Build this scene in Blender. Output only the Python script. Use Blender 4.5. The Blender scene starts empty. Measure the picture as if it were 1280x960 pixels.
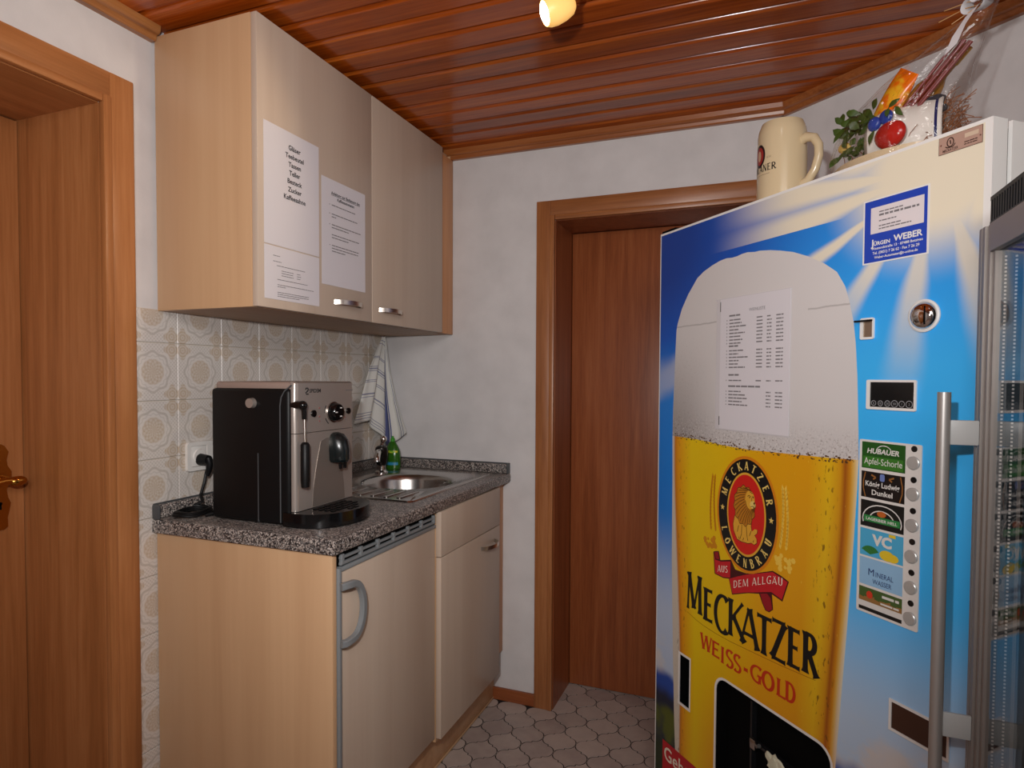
import bpy, bmesh, math, random
from mathutils import Vector, Matrix
from mathutils.geometry import tessellate_polygon
random.seed(7)
S = bpy.context.scene
COL = S.collection
PI = math.pi

# ------------------------------------------------------------------ camera
CAM = Vector((1.46553, -2.30713, 1.27310))
fwd = Vector((-0.3701, 0.9285, -0.0309)).normalized()
rgt = Vector((0.9289, 0.3704, 0.0043)).normalized()
upv = rgt.cross(fwd)
cd = bpy.data.cameras.new('camera')
cam = bpy.data.objects.new('camera', cd)
COL.objects.link(cam)
cam.matrix_world = Matrix(((rgt.x, upv.x, -fwd.x, CAM.x), (rgt.y, upv.y, -fwd.y, CAM.y),
                           (rgt.z, upv.z, -fwd.z, CAM.z), (0, 0, 0, 1)))
cd.sensor_width = 36.0
cd.lens = 796.66 / 1280 * 36
cd.shift_x = (640 - 628.95) / 1280
cd.shift_y = (495.94 - 480) / 1280
cd.clip_start = 0.02
S.camera = cam

# ------------------------------------------------------------------ world, lights, exposure
wd = bpy.data.worlds.new('world')
S.world = wd
wd.use_nodes = True
wd.node_tree.nodes['Background'].inputs['Color'].default_value = (0.02, 0.02, 0.022, 1)
wd.node_tree.nodes['Background'].inputs['Strength'].default_value = 1.0


def light(name, kind, loc, energy, color=(1, 1, 1), aim=None, **kw):
    l = bpy.data.lights.new(name, kind)
    l.energy = energy
    l.color = color
    for k, v in kw.items():
        setattr(l, k, v)
    o = bpy.data.objects.new(name, l)
    COL.objects.link(o)
    o.location = loc
    if aim is not None:
        o.rotation_euler = (Vector(aim) - Vector(loc)).to_track_quat('-Z', 'Y').to_euler()
    return o


# the photographer's flash, just above the lens and tilted up a little
FL = CAM + upv * 0.19 - rgt * 0.11 + fwd * 0.02
light('camera_flash', 'SPOT', FL, 54.0, (1.0, 0.98, 0.975), FL + fwd * 1.0 + upv * 0.13 + rgt * 0.02,
      spot_size=math.radians(122), spot_blend=0.85, shadow_soft_size=0.018)
# soft fill added behind the photographer, in place of unseen bounce and ambient light
light('ambient_fill', 'AREA', (1.75, -2.75, 2.08), 24.0, (1.0, 0.96, 0.93), (0.8, -1.0, 0.8), shape='RECTANGLE', size=1.2, size_y=0.8)

S.view_settings.view_transform = 'Standard'
S.view_settings.look = 'None'
S.view_settings.exposure = 0.12
S.view_settings.gamma = 1.0
S.view_settings.use_curve_mapping = False
S.cycles.max_bounces = 8
S.cycles.transparent_max_bounces = 16
S.cycles.caustics_reflective = False
S.cycles.caustics_refractive = False


# ------------------------------------------------------------------ material helpers
class N:
    """a node socket with arithmetic"""
    def __init__(s, nt, sock): s.nt, s.s = nt, sock
    def _m(s, op, b=None, c=None, clamp=False):
        n = s.nt.nodes.new('ShaderNodeMath'); n.operation = op; n.use_clamp = clamp
        for i, q in enumerate((s, b, c)):
            if q is None: continue
            if isinstance(q, N): s.nt.links.new(q.s, n.inputs[i])
            else: n.inputs[i].default_value = q
        return N(s.nt, n.outputs[0])
    def __add__(s, b): return s._m('ADD', b)
    def __radd__(s, b): return s._m('ADD', b)
    def __sub__(s, b): return s._m('SUBTRACT', b)
    def __rsub__(s, b): return (s * -1.0) + b
    def __mul__(s, b): return s._m('MULTIPLY', b)
    def __rmul__(s, b): return s._m('MULTIPLY', b)
    def __truediv__(s, b): return s._m('DIVIDE', b)
    def abs(s): return s._m('ABSOLUTE')
    def cos(s): return s._m('COSINE')
    def sqrt(s): return s._m('SQRT')
    def lt(s, b): return s._m('LESS_THAN', b)
    def gt(s, b): return s._m('GREATER_THAN', b)
    def min(s, b): return s._m('MINIMUM', b)
    def max(s, b): return s._m('MAXIMUM', b)
    def atan2(s, b): return s._m('ARCTAN2', b)
    def ss(s, a, b):                     # smoothstep from a to b
        n = s.nt.nodes.new('ShaderNodeMapRange'); n.interpolation_type = 'SMOOTHSTEP'
        s.nt.links.new(s.s, n.inputs['Value'])
        if a < b:
            n.inputs['From Min'].default_value = a; n.inputs['From Max'].default_value = b
        else:
            n.inputs['From Min'].default_value = b; n.inputs['From Max'].default_value = a
            n.inputs['To Min'].default_value = 1; n.inputs['To Max'].default_value = 0
        return N(s.nt, n.outputs['Result'])


def rgba(c): return (c[0], c[1], c[2], 1.0)


def sr(r, g, b):
    f = lambda x: (x / 255 / 12.92) if x < 10 else ((x / 255 + 0.055) / 1.055) ** 2.4
    return (f(r), f(g), f(b))


def mat(name, color, rough=0.5, metal=0.0, **kw):
    m = bpy.data.materials.new(name)
    m.use_nodes = True
    b = m.node_tree.nodes['Principled BSDF']
    b.inputs['Base Color'].default_value = rgba(color)
    b.inputs['Roughness'].default_value = rough
    b.inputs['Metallic'].default_value = metal
    for k, v in kw.items():
        b.inputs[k].default_value = v
    return m


def tree(m): return m.node_tree, m.node_tree.nodes['Principled BSDF']


def mixc(nt, f, a, b):
    n = nt.nodes.new('ShaderNodeMix'); n.data_type = 'RGBA'
    for i, q in ((0, f), (6, a), (7, b)):
        if isinstance(q, N): nt.links.new(q.s, n.inputs[i])
        elif hasattr(q, 'is_output'): nt.links.new(q, n.inputs[i])
        else: n.inputs[i].default_value = q if i == 0 else rgba(q)
    return n.outputs[2]


def objco(nt, scale=(1, 1, 1), rand=False):
    tc = nt.nodes.new('ShaderNodeTexCoord')
    mp = nt.nodes.new('ShaderNodeMapping')
    mp.inputs['Scale'].default_value = scale
    nt.links.new(tc.outputs['Object'], mp.inputs['Vector'])
    if rand:
        oi = nt.nodes.new('ShaderNodeObjectInfo')
        cx = nt.nodes.new('ShaderNodeCombineXYZ')
        r = N(nt, oi.outputs['Random']) * 40.0
        for i in range(3): nt.links.new(r.s, cx.inputs[i])
        nt.links.new(cx.outputs[0], mp.inputs['Location'])
    return mp.outputs[0]


def xyz(nt, vec=None):
    if vec is None: vec = objco(nt)
    s = nt.nodes.new('ShaderNodeSeparateXYZ'); nt.links.new(vec, s.inputs[0])
    return [N(nt, s.outputs[i]) for i in range(3)]


def noise(nt, vec, scale=5, detail=3, rough=0.5, dist=0.0):
    n = nt.nodes.new('ShaderNodeTexNoise')
    n.inputs['Scale'].default_value = scale; n.inputs['Detail'].default_value = detail
    n.inputs['Roughness'].default_value = rough; n.inputs['Distortion'].default_value = dist
    nt.links.new(vec, n.inputs['Vector'])
    return N(nt, n.outputs['Fac'])


def ramp(nt, f, stops, interp='LINEAR'):
    n = nt.nodes.new('ShaderNodeValToRGB'); e = n.color_ramp.elements
    n.color_ramp.interpolation = interp
    while len(e) < len(stops): e.new(0.5)
    for i, (p, c) in enumerate(stops):
        e[i].position = p; e[i].color = rgba(c)
    nt.links.new(f.s, n.inputs[0])
    return n.outputs[0]


def bump(nt, b, h, strength=0.2, dist=0.002):
    n = nt.nodes.new('ShaderNodeBump'); n.inputs['Strength'].default_value = strength
    n.inputs['Distance'].default_value = dist
    nt.links.new(h.s, n.inputs['Height']); nt.links.new(n.outputs[0], b.inputs['Normal'])


def wood(name, dark, mid, lite, grain='Z', rough=0.35, rand=False, fine=1.0, coat=0.0, figure=0.45):
    m = mat(name, mid, rough)
    nt, b = tree(m)
    g = {'X': (0.6, 14, 14), 'Y': (14, 0.6, 14), 'Z': (14, 14, 0.6)}[grain]
    v = objco(nt, g, rand)
    a = noise(nt, v, 1.3 * fine, 4, 0.55, 0.6)
    f = noise(nt, v, 9.0 * fine, 3, 0.6)
    t = a * (1 - figure) + f * figure
    c = ramp(nt, t, [(0.3, dark), (0.5, mid), (0.7, lite)])
    if rand:
        oi = nt.nodes.new('ShaderNodeObjectInfo')
        hv = nt.nodes.new('ShaderNodeHueSaturation')
        r = N(nt, oi.outputs['Random']) * 0.35 + 0.83
        nt.links.new(r.s, hv.inputs['Value']); nt.links.new(c, hv.inputs['Color'])
        c = hv.outputs[0]
    nt.links.new(c, b.inputs['Base Color'])
    b.inputs['Coat Weight'].default_value = coat
    b.inputs['Coat Roughness'].default_value = 0.12
    bump(nt, b, f, 0.08, 0.001)
    return m


MT = {}
# plaster
m = mat('white_plaster', sr(214, 208, 206), 0.9); nt, b = tree(m)
n1 = noise(nt, objco(nt), 9, 4); n2 = noise(nt, objco(nt), 130, 4)
nt.links.new(ramp(nt, n1, [(0.3, sr(205, 202, 201)), (0.7, sr(217, 214, 213))]), b.inputs['Base Color'])
bump(nt, b, n2 * 0.6 + n1 * 1.2, 0.12, 0.003)
MT['plaster'] = m
MT['ceil'] = wood('varnished_ceiling_pine', sr(118, 49, 10), sr(156, 70, 16), sr(188, 98, 30), 'X', 0.2, True, 1.0, 0.0)
MT['ceil'].node_tree.nodes['Principled BSDF'].inputs['Specular IOR Level'].default_value = 0.55
MT['trimX'] = wood('varnished_trim_pine', sr(118, 62, 26), sr(150, 86, 42), sr(170, 106, 56), 'X', 0.3, False, 1.0, 0.3)
MT['trimY'] = wood('varnished_trim_pine_long', sr(126, 76, 36), sr(158, 102, 56), sr(178, 122, 70), 'Y', 0.3, False, 1.0, 0.3)
MT['doorA'] = wood('orange_brown_door_veneer', sr(142, 88, 48), sr(170, 110, 64), sr(190, 130, 82), 'Z', 0.34, False, 1.2, 0.0, 0.3)
MT['doorAh'] = wood('orange_brown_door_veneer_across', sr(142, 88, 48), sr(170, 110, 64), sr(190, 130, 82), 'Y', 0.34, False, 1.2, 0.0, 0.3)
MT['caseB'] = wood('oak_brown_casing', sr(128, 76, 40), sr(156, 98, 56), sr(178, 120, 74), 'Z', 0.35, False, 1.0)
MT['caseBh'] = wood('oak_brown_casing_across', sr(128, 76, 40), sr(156, 98, 56), sr(178, 120, 74), 'X', 0.35, False, 1.0)
MT['doorB'] = wood('dark_brown_door_veneer', sr(118, 60, 32), sr(146, 80, 44), sr(164, 98, 58), 'Z', 0.36, False, 1.5, 0.0, 0.35)
MT['base'] = wood('red_brown_baseboard', sr(112, 58, 30), sr(142, 78, 42), sr(160, 94, 54), 'X', 0.35)
MT['maple'] = wood('maple_laminate', sr(190, 150, 112), sr(202, 163, 124), sr(210, 174, 134), 'Z', 0.42, False, 0.4, 0.0, 0.15)
MT['mapleY'] = wood('maple_laminate_across', sr(176, 132, 94), sr(196, 152, 112), sr(208, 168, 128), 'X', 0.42, False, 0.7, 0.0, 0.3)
MT['mapled'] = wood('maple_edge_band', sr(176, 116, 72), sr(196, 138, 92), sr(208, 154, 108), 'Z', 0.42, False, 0.7)
MT['cream'] = wood('cream_beige_front', sr(188, 168, 150), sr(194, 175, 157), sr(199, 181, 163), 'Z', 0.36, False, 0.6, 0.0, 0.2)
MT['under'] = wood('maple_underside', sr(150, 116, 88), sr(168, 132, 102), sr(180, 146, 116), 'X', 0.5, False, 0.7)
# granite laminate
m = mat('speckled_granite_laminate', (0.2, 0.17, 0.15), 0.32); nt, b = tree(m)
vo = nt.nodes.new('ShaderNodeTexVoronoi'); vo.inputs['Scale'].default_value = 330
nt.links.new(objco(nt), vo.inputs['Vector'])
sep = nt.nodes.new('ShaderNodeSeparateColor'); nt.links.new(vo.outputs['Color'], sep.inputs[0])
g = N(nt, sep.outputs[0]) * 0.75 + noise(nt, objco(nt), 160, 2) * 0.25
nt.links.new(ramp(nt, g, [(0.18, sr(42, 38, 38)), (0.34, sr(106, 102, 100)), (0.5, sr(146, 134, 126)), (0.62, sr(182, 172, 164)), (0.74, sr(94, 88, 85)), (0.86, sr(202, 195, 188))], 'CONSTANT'), b.inputs['Base Color'])
MT['granite'] = m
# floor tile
m = mat('brown_grey_floor_tile', (0.2, 0.17, 0.16), 0.5); nt, b = tree(m)
oi = nt.nodes.new('ShaderNodeObjectInfo')
f = noise(nt, objco(nt, rand=True), 22, 4) * 0.6 + N(nt, oi.outputs['Random']) * 0.4
nt.links.new(ramp(nt, f, [(0.25, sr(158, 144, 138)), (0.5, sr(174, 160, 152)), (0.75, sr(186, 172, 163))]), b.inputs['Base Color'])
bump(nt, b, noise(nt, objco(nt), 160, 3), 0.15, 0.002)
MT['ftile'] = m
MT['grout'] = mat('dark_floor_grout', sr(34, 28, 27), 0.95)
MT['wgrout'] = mat('pale_wall_grout', sr(206, 196, 182), 0.8)
# ornament wall tile: one medallion per tile, quarter flowers in the corners (object origin = tile centre)
m = mat('ornament_wall_tile', (0.6, 0.57, 0.52), 0.36); nt, b = tree(m)
px, py, pz = xyz(nt)
y = py * (1 / 0.152); z = pz * (1 / 0.152)
r = (y * y + z * z).sqrt(); a = z.atan2(y)
fine = noise(nt, objco(nt), 420, 2, 0.6)
med = r.ss(0.235, 0.205) * ((a * 12.0).cos() * ((r * 70.0).cos()) * 0.35 + 0.65)
ring = (r - 0.335 - (a * 8.0).cos() * 0.018).abs().ss(0.03, 0.012) * 0.75
ring2 = (r - 0.275 - (a * 16.0).cos() * 0.012).abs().ss(0.014, 0.004) * 0.5
cy = 0.5 - y.abs(); cz = 0.5 - z.abs()
cr = ((cy - 0.115) * (cy - 0.115) + (cz - 0.115) * (cz - 0.115)).sqrt()
ca = (cz - 0.115).atan2(cy - 0.115)
cor = (cr - (ca * 4.0).cos() * 0.03).ss(0.155, 0.12) * ((cr * 120.0).cos() * 0.3 + 0.7)
lat = ((y * 95.0).cos() * (z * 95.0).cos()).gt(0.15) * cy.min(cz).lt(0.17) * cy.max(cz).gt(0.24) * 0.55
ornc = (med.max(cor))._m('MULTIPLY', fine.ss(0.3, 0.55) * 0.5 + 0.5)
greyf = ring.max(ring2).max(lat)._m('MULTIPLY', fine.ss(0.28, 0.5) * 0.6 + 0.4)
c1 = mixc(nt, greyf * 0.9, sr(214, 207, 200), sr(176, 168, 158))
c2 = mixc(nt, ornc * 0.9, c1, sr(184, 162, 134))
nt.links.new(c2, b.inputs['Base Color'])
bump(nt, b, noise(nt, objco(nt), 35, 2), 0.12, 0.002)
MT['wtile'] = m

MT['alu'] = mat('brushed_aluminium', sr(178, 174, 170), 0.38, 0.6)
MT['frame'] = mat('satin_aluminium_frame', sr(150, 142, 136), 0.45, 0.45)
MT['steel'] = mat('brushed_steel', sr(190, 186, 182), 0.24, 1.0)
MT['chrome'] = mat('chrome', sr(225, 222, 220), 0.07, 1.0)
MT['nickel'] = mat('satin_nickel', sr(222, 214, 204), 0.3, 1.0)
MT['brass'] = mat('polished_brass', sr(186, 132, 60), 0.2, 1.0)
MT['darkmetal'] = mat('dark_metal', sr(40, 36, 34), 0.3, 0.8)
MT['black'] = mat('black_plastic', sr(14, 14, 15), 0.45, 0, **{'Specular IOR Level': 0.25})
MT['blackg'] = mat('glossy_black_plastic', sr(14, 14, 15), 0.12)
MT['blackm'] = mat('matt_black', sr(4, 4, 4), 0.8, 0, **{'Specular IOR Level': 0.1})
MT['greyp'] = mat('grey_plastic', sr(126, 130, 132), 0.4)
MT['greyd'] = mat('dark_grey_plastic', sr(72, 74, 76), 0.45)
MT['silver'] = mat('silver_paint', sr(178, 168, 160), 0.3, 0.55)
MT['white'] = mat('white_paint', sr(232, 230, 226), 0.35)
MT['whitep'] = mat('white_plastic', sr(226, 222, 216), 0.3)
MT['paper'] = mat('white_paper', sr(214, 210, 214), 0.8)
MT['ink'] = mat('black_ink', sr(34, 32, 34), 0.7)
MT['inkg'] = mat('grey_ink', sr(120, 116, 118), 0.7)
MT['redink'] = mat('reddish_ink', sr(150, 96, 92), 0.7)
MT['coffbrown'] = mat('taupe_lid', sr(150, 130, 120), 0.4)


def flat(name, c, rough=0.3):
    if name not in MT: MT[name] = mat(name, sr(*c), rough)
    return MT[name]


# ------------------------------------------------------------------ geometry helpers
class MB:
    def __init__(s): s.b = bmesh.new()
    def box(s, x0, x1, y0, y1, z0, z1, bev=0.0, seg=2, M=None):
        n0 = len(s.b.verts)
        mtx = Matrix.Translation(((x0 + x1) / 2, (y0 + y1) / 2, (z0 + z1) / 2)) @ Matrix.Diagonal((abs(x1 - x0), abs(y1 - y0), abs(z1 - z0), 1))
        r = bmesh.ops.create_cube(s.b, size=1, matrix=mtx)
        vs = r['verts']
        if bev > 0:
            es = list({e for v in vs for e in v.link_edges})
            q = bmesh.ops.bevel(s.b, geom=es, offset=bev, segments=seg, affect='EDGES', profile=0.5)
            vs = list({v for f in q['faces'] for v in f.verts} | {v for v in vs if v.is_valid})
        if M is not None:
            bmesh.ops.transform(s.b, matrix=M, verts=vs)
        return s
    def cyl(s, p0, p1, r0, r1=None, n=24, caps=True):
        if r1 is None: r1 = r0
        p0, p1 = Vector(p0), Vector(p1); d = p1 - p0
        q = d.to_track_quat('Z', 'Y').to_matrix().to_4x4()
        bmesh.ops.create_cone(s.b, cap_ends=caps, segments=n, radius1=r0, radius2=r1, depth=d.length,
                              matrix=Matrix.Translation((p0 + p1) / 2) @ q)
        return s
    def sphere(s, c, r, n=20, sc=(1, 1, 1), R=None):
        M = Matrix.Translation(c)
        if R is not None: M = M @ R.to_4x4()
        bmesh.ops.create_uvsphere(s.b, u_segments=n, v_segments=max(6, n // 2), radius=r, matrix=M @ Matrix.Diagonal((*sc, 1)))
        return s
    def loft(s, rings, close=True, cap0=False, cap1=False):
        vv = [[s.b.verts.new(p) for p in ring] for ring in rings]
        k = len(vv[0])
        for i in range(len(vv) - 1):
            for j in range(k if close else k - 1):
                try: s.b.faces.new((vv[i][j], vv[i][(j + 1) % k], vv[i + 1][(j + 1) % k], vv[i + 1][j]))
                except ValueError: pass
        if cap0: s.b.faces.new(list(reversed(vv[0])))
        if cap1: s.b.faces.new(vv[-1])
        return vv
    def lathe(s, prof, n=32, M=None, cap0=False, cap1=False):
        rings = []
        for r, z in prof:
            rings.append([Vector((r * math.cos(2 * PI * i / n), r * math.sin(2 * PI * i / n), z)) for i in range(n)])
        if M is not None: rings = [[M @ p for p in ring] for ring in rings]
        s.loft(rings, True, cap0, cap1)
        return s
    def tube(s, pts, r, n=10, sec=None, caps=True, up=(0, 0, 1)):
        pts = [Vector(p) for p in pts]
        rings = []
        N0 = None
        for i, p in enumerate(pts):
            t = (pts[min(i + 1, len(pts) - 1)] - pts[max(i - 1, 0)]).normalized()
            if N0 is None:
                u = Vector(up)
                if abs(u.dot(t)) > 0.95: u = Vector((1, 0, 0)) if abs(t.x) < 0.9 else Vector((0, 1, 0))
                N0 = (u - t * u.dot(t)).normalized()
            else:
                N0 = (N0 - t * N0.dot(t)).normalized()
            B0 = t.cross(N0)
            ri = r[i] if isinstance(r, (list, tuple)) else r
            if sec is None:
                rings.append([p + N0 * ri * math.cos(2 * PI * k / n) + B0 * ri * math.sin(2 * PI * k / n) for k in range(n)])
            else:
                rings.append([p + N0 * a + B0 * b_ for a, b_ in sec])
        s.loft(rings, True, caps, caps)
        return s
    def prism(s, outer, holes=(), t=0.01, F=None):
        """2D outline (+ holes) in xz, thickness t towards +y; F maps (x,y,z) first"""
        loops = [list(outer)] + [list(h) for h in holes]
        flatp = [p for l in loops for p in l]
        tris = tessellate_polygon([[Vector((p[0], p[1], 0)) for p in l] for l in loops])
        mk = (lambda x, y, z: Vector((x, y, z))) if F is None else F
        fr = [s.b.verts.new(mk(p[0], 0, p[1])) for p in flatp]
        if t > 0:
            bk = [s.b.verts.new(mk(p[0], t, p[1])) for p in flatp]
        for tr in tris:
            try:
                s.b.faces.new([fr[i] for i in tr])
                if t > 0: s.b.faces.new([bk[i] for i in reversed(tr)])
            except ValueError: pass
        if t > 0:
            o = 0
            for l in loops:
                k = len(l)
                for j in range(k):
                    s.b.faces.new((fr[o + j], fr[o + (j + 1) % k], bk[o + (j + 1) % k], bk[o + j]))
                o += k
        return s
    def geo(s, verts, faces):
        vv = [s.b.verts.new(v) for v in verts]
        for f in faces:
            try: s.b.faces.new([vv[i] for i in f])
            except ValueError: pass
        return s
    def mesh(s, name, m=None, smooth=True, angle=35, fix=True):
        if fix: bmesh.ops.recalc_face_normals(s.b, faces=s.b.faces)
        me = bpy.data.meshes.new(name)
        s.b.to_mesh(me); s.b.free()
        if m is not None: me.materials.append(m)
        if smooth:
            me.shade_smooth(); me.set_sharp_from_angle(angle=math.radians(angle))
        return me


def link(name, me, parent=None, loc=(0, 0, 0), label=None, rot=None):
    o = bpy.data.objects.new(name, me); COL.objects.link(o)
    o.location = loc
    if rot: o.rotation_euler = rot
    if parent is not None: o.parent = parent
    if label: o['label'] = label
    return o


def part(name, mb, m, parent=None, label=None, loc=(0, 0, 0), smooth=True, angle=35, rot=None, fix=True):
    return link(name, mb.mesh(name, m, smooth, angle, fix), parent, loc, label, rot)


def thing(name, label, cat, loc=(0, 0, 0), rz=0.0, group=None):
    o = bpy.data.objects.new(name, None); COL.objects.link(o)
    o.empty_display_size = 0.05
    o.location = loc; o.rotation_euler = (0, 0, rz)
    o['label'] = label; o['category'] = cat
    if group: o['group'] = group
    return o


def tag(o, label, cat, group=None):
    o['label'] = label; o['category'] = cat
    if group: o['group'] = group
    return o


def struct(name, mb=None, m=None, loc=(0, 0, 0), smooth=False):
    if mb is None:
        o = bpy.data.objects.new(name, None); COL.objects.link(o); o.location = loc
    else:
        o = part(name, mb, m, None, None, loc, smooth)
    o['kind'] = 'structure'
    return o


# lettering ----------------------------------------------------------
_tc = {}


def text_geo(body, bold=0.0):
    """flat mesh of a text with the built-in font: verts2d, faces, width; cap height about 0.7"""
    k = (body, bold)
    if k not in _tc:
        cu = bpy.data.curves.new('t', 'FONT'); cu.body = body; cu.size = 1.0; cu.offset = bold
        cu.resolution_u = 3
        ob = bpy.data.objects.new('t', cu)
        me = ob.to_mesh()
        v = [(p.co.x, p.co.y) for p in me.vertices]
        f = [tuple(p.vertices) for p in me.polygons]
        ob.to_mesh_clear()
        bpy.data.objects.remove(ob); bpy.data.curves.remove(cu)
        x0 = min(p[0] for p in v); x1 = max(p[0] for p in v)
        _tc[k] = ([(p[0] - x0, p[1]) for p in v], f, x1 - x0)
    return _tc[k]


def put_text(mb, body, x, z, h, y=0.0, align='L', width=None, bold=0.0, F=None, slant=0.0):
    """h = cap height; x,z baseline position; plane xz facing -y"""
    v, f, w = text_geo(body, bold)
    sc = h / 0.70
    sx = (width / w) if width else sc
    W = w * sx
    ox = x - (W if align == 'R' else W / 2 if align == 'C' else 0)
    P = [(ox + a * sx + b_ * sc * slant, y, z + b_ * sc) for a, b_ in v]
    if F: P = [F(*p) for p in P]
    mb.geo(P, f)


def bars(mb, x0, x1, z, h, y=0.0, word=0.012, F=None):
    """an unreadable line of small print as word-long dashes"""
    x = x0
    while x < x1 - 0.002:
        w = min(word * random.uniform(0.5, 1.4), x1 - x)
        P = [(x, y, z), (x + w, y, z), (x + w, y, z + h), (x, y, z + h)]
        if F: P = [F(*p) for p in P]
        mb.geo(P, [(0, 1, 2, 3)])
        x += w + h * 0.55


def arcp(cx, cy, rx, ry, a0, a1, n=14):
    return [(cx + rx * math.cos(math.radians(a0 + (a1 - a0) * i / n)), cy + ry * math.sin(math.radians(a0 + (a1 - a0) * i / n))) for i in range(n + 1)]


# flared display capitals: strokes in a unit box (x 0..1, y 0..1), weight K thick / n thin
GL = {
    'A': [([(0.05, 0), (0.47, 1)], 'n'), ([(0.95, 0), (0.5, 1)], 'K'), ([(0.2, 0.3), (0.78, 0.3)], 't')],
    'B': [([(0.2, 0), (0.2, 1)], 'K'), ([(0.2, 0.96)] + arcp(0.45, 0.76, 0.4, 0.2, 90, -90) + [(0.2, 0.54)], 'm'), ([(0.2, 0.52)] + arcp(0.5, 0.28, 0.42, 0.24, 90, -90) + [(0.2, 0.04)], 'm')],
    'C': [(arcp(0.62, 0.5, 0.5, 0.47, 52, 308, 22), 'm')],
    'D': [([(0.2, 0), (0.2, 1)], 'K'), ([(0.2, 0.96), (0.4, 0.96)] + arcp(0.42, 0.5, 0.46, 0.46, 88, -88, 18) + [(0.4, 0.04), (0.2, 0.04)], 'm')],
    'E': [([(0.22, 0), (0.22, 1)], 'K'), ([(0.22, 0.95), (0.92, 0.95)], 't'), ([(0.22, 0.52), (0.78, 0.52)], 't'), ([(0.22, 0.05), (0.97, 0.05)], 't')],
    'G': [(arcp(0.6, 0.5, 0.48, 0.47, 50, 292, 22), 'm'), ([(0.82, 0.02), (0.82, 0.46)], 'K'), ([(0.62, 0.44), (0.96, 0.44)], 't')],
    'I': [([(0.5, 0), (0.5, 1)], 'K')],
    'K': [([(0.18, 0), (0.18, 1)], 'K'), ([(0.85, 1), (0.24, 0.47)], 'n'), ([(0.34, 0.56), (0.98, 0)], 'K')],
    'L': [([(0.22, 0), (0.22, 1)], 'K'), ([(0.22, 0.05), (0.95, 0.05)], 't')],
    'M': [([(0.1, 0), (0.16, 1)], 'n'), ([(0.16, 1), (0.5, 0.08)], 'K'), ([(0.5, 0.08), (0.84, 1)], 'n'), ([(0.85, 1), (0.9, 0)], 'K')],
    'N': [([(0.14, 0), (0.14, 1)], 'n'), ([(0.14, 1), (0.86, 0)], 'K'), ([(0.86, 0), (0.86, 1)], 'n')],
    'O': [(arcp(0.5, 0.5, 0.42, 0.47, 0, 360, 26), 'm')],
    'R': [([(0.18, 0), (0.18, 1)], 'K'), ([(0.18, 0.96), (0.42, 0.96)] + arcp(0.45, 0.74, 0.36, 0.22, 88, -90) + [(0.18, 0.5)], 'm'), ([(0.42, 0.5), (0.98, 0)], 'K')],
    'S': [(arcp(0.5, 0.74, 0.34, 0.23, 35, 215, 12) + [(0.5, 0.5)] + arcp(0.5, 0.26, 0.36, 0.23, 35, -145, 12), 'm')],
    'T': [([(0.5, 0), (0.5, 0.97)], 'K'), ([(0.03, 0.95), (0.97, 0.95)], 't')],
    'U': [([(0.18, 1), (0.18, 0.3)] + arcp(0.5, 0.3, 0.32, 0.27, 180, 360, 12) + [(0.82, 0.3), (0.82, 1)], 'm')],
    'W': [([(0.03, 1), (0.27, 0)], 'K'), ([(0.27, 0), (0.5, 0.95)], 'n'), ([(0.5, 0.95), (0.75, 0)], 'K'), ([(0.75, 0), (0.97, 1)], 'n')],
    'Z': [([(0.06, 0.95), (0.92, 0.95)], 't'), ([(0.88, 0.95), (0.1, 0.05)], 'K'), ([(0.06, 0.05), (0.96, 0.05)], 't')],
    '-': [([(0.15, 0.42), (0.85, 0.42)], 'K')],
    'P': [([(0.2, 0), (0.2, 1)], 'K'), ([(0.2, 0.96), (0.42, 0.96)] + arcp(0.45, 0.72, 0.36, 0.24, 88, -90) + [(0.2, 0.48)], 'm')],
    ' ': [],
}
UML = {'Ä': 'A', 'Ö': 'O', 'Ü': 'U'}


def glyph(mb, ch, x0, x1, z0, z1, th, y=0.0, F=None):
    """th = stem width in metres"""
    base = UML.get(ch, ch)
    zt = z1 if ch not in UML else z0 + (z1 - z0) * 0.84
    k = 0
    for pts, wt in GL[base]:
        w = {'K': th, 'm': th * 0.85, 'n': th * 0.55, 't': th * 0.6}[wt]
        P = [(x0 + a * (x1 - x0), z0 + b_ * (zt - z0)) for a, b_ in pts]
        if len(P) == 2:
            P = [(P[0][0] + (P[1][0] - P[0][0]) * q, P[0][1] + (P[1][1] - P[0][1]) * q) for q in (0, 0.1, 0.25, 0.5, 0.75, 0.9, 1)]
        L = len(P); vs = []
        closed = (abs(P[0][0] - P[-1][0]) + abs(P[0][1] - P[-1][1])) < 1e-6
        for i in range(L):
            a, c = P[max(0, i - 1)], P[min(L - 1, i + 1)]
            if closed and i in (0, L - 1): a, c = P[L - 2], P[1]
            dx, dz = c[0] - a[0], c[1] - a[1]; ln = math.hypot(dx, dz) or 1
            q = i / (L - 1)
            fl = 1.0 if closed else 0.86 + 0.5 * abs(2 * q - 1) ** 5
            if wt == 'm':        # round strokes: thicker where vertical
                fl *= 0.55 + 0.6 * abs(dz) / ln
            hw = w * fl / 2
            yy = y - 0.00002 * k
            vs.append((P[i][0] - dz / ln * hw, yy, P[i][1] + dx / ln * hw)); vs.append((P[i][0] + dz / ln * hw, yy, P[i][1] - dx / ln * hw))
        if F: vs = [F(*p) for p in vs]
        mb.geo(vs, [(2 * i, 2 * i + 1, 2 * i + 3, 2 * i + 2) for i in range(L - 1)])
        k += 1
    if ch in UML:
        for cx in (0.32, 0.68):
            X = x0 + cx * (x1 - x0); Z = z0 + (z1 - z0) * 0.95; r = th * 0.42
            vs = [(X + r * math.cos(t * PI / 4), y, Z + r * math.sin(t * PI / 4)) for t in range(8)]
            if F: vs = [F(*p) for p in vs]
            mb.geo(vs, [tuple(range(8))])


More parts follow.
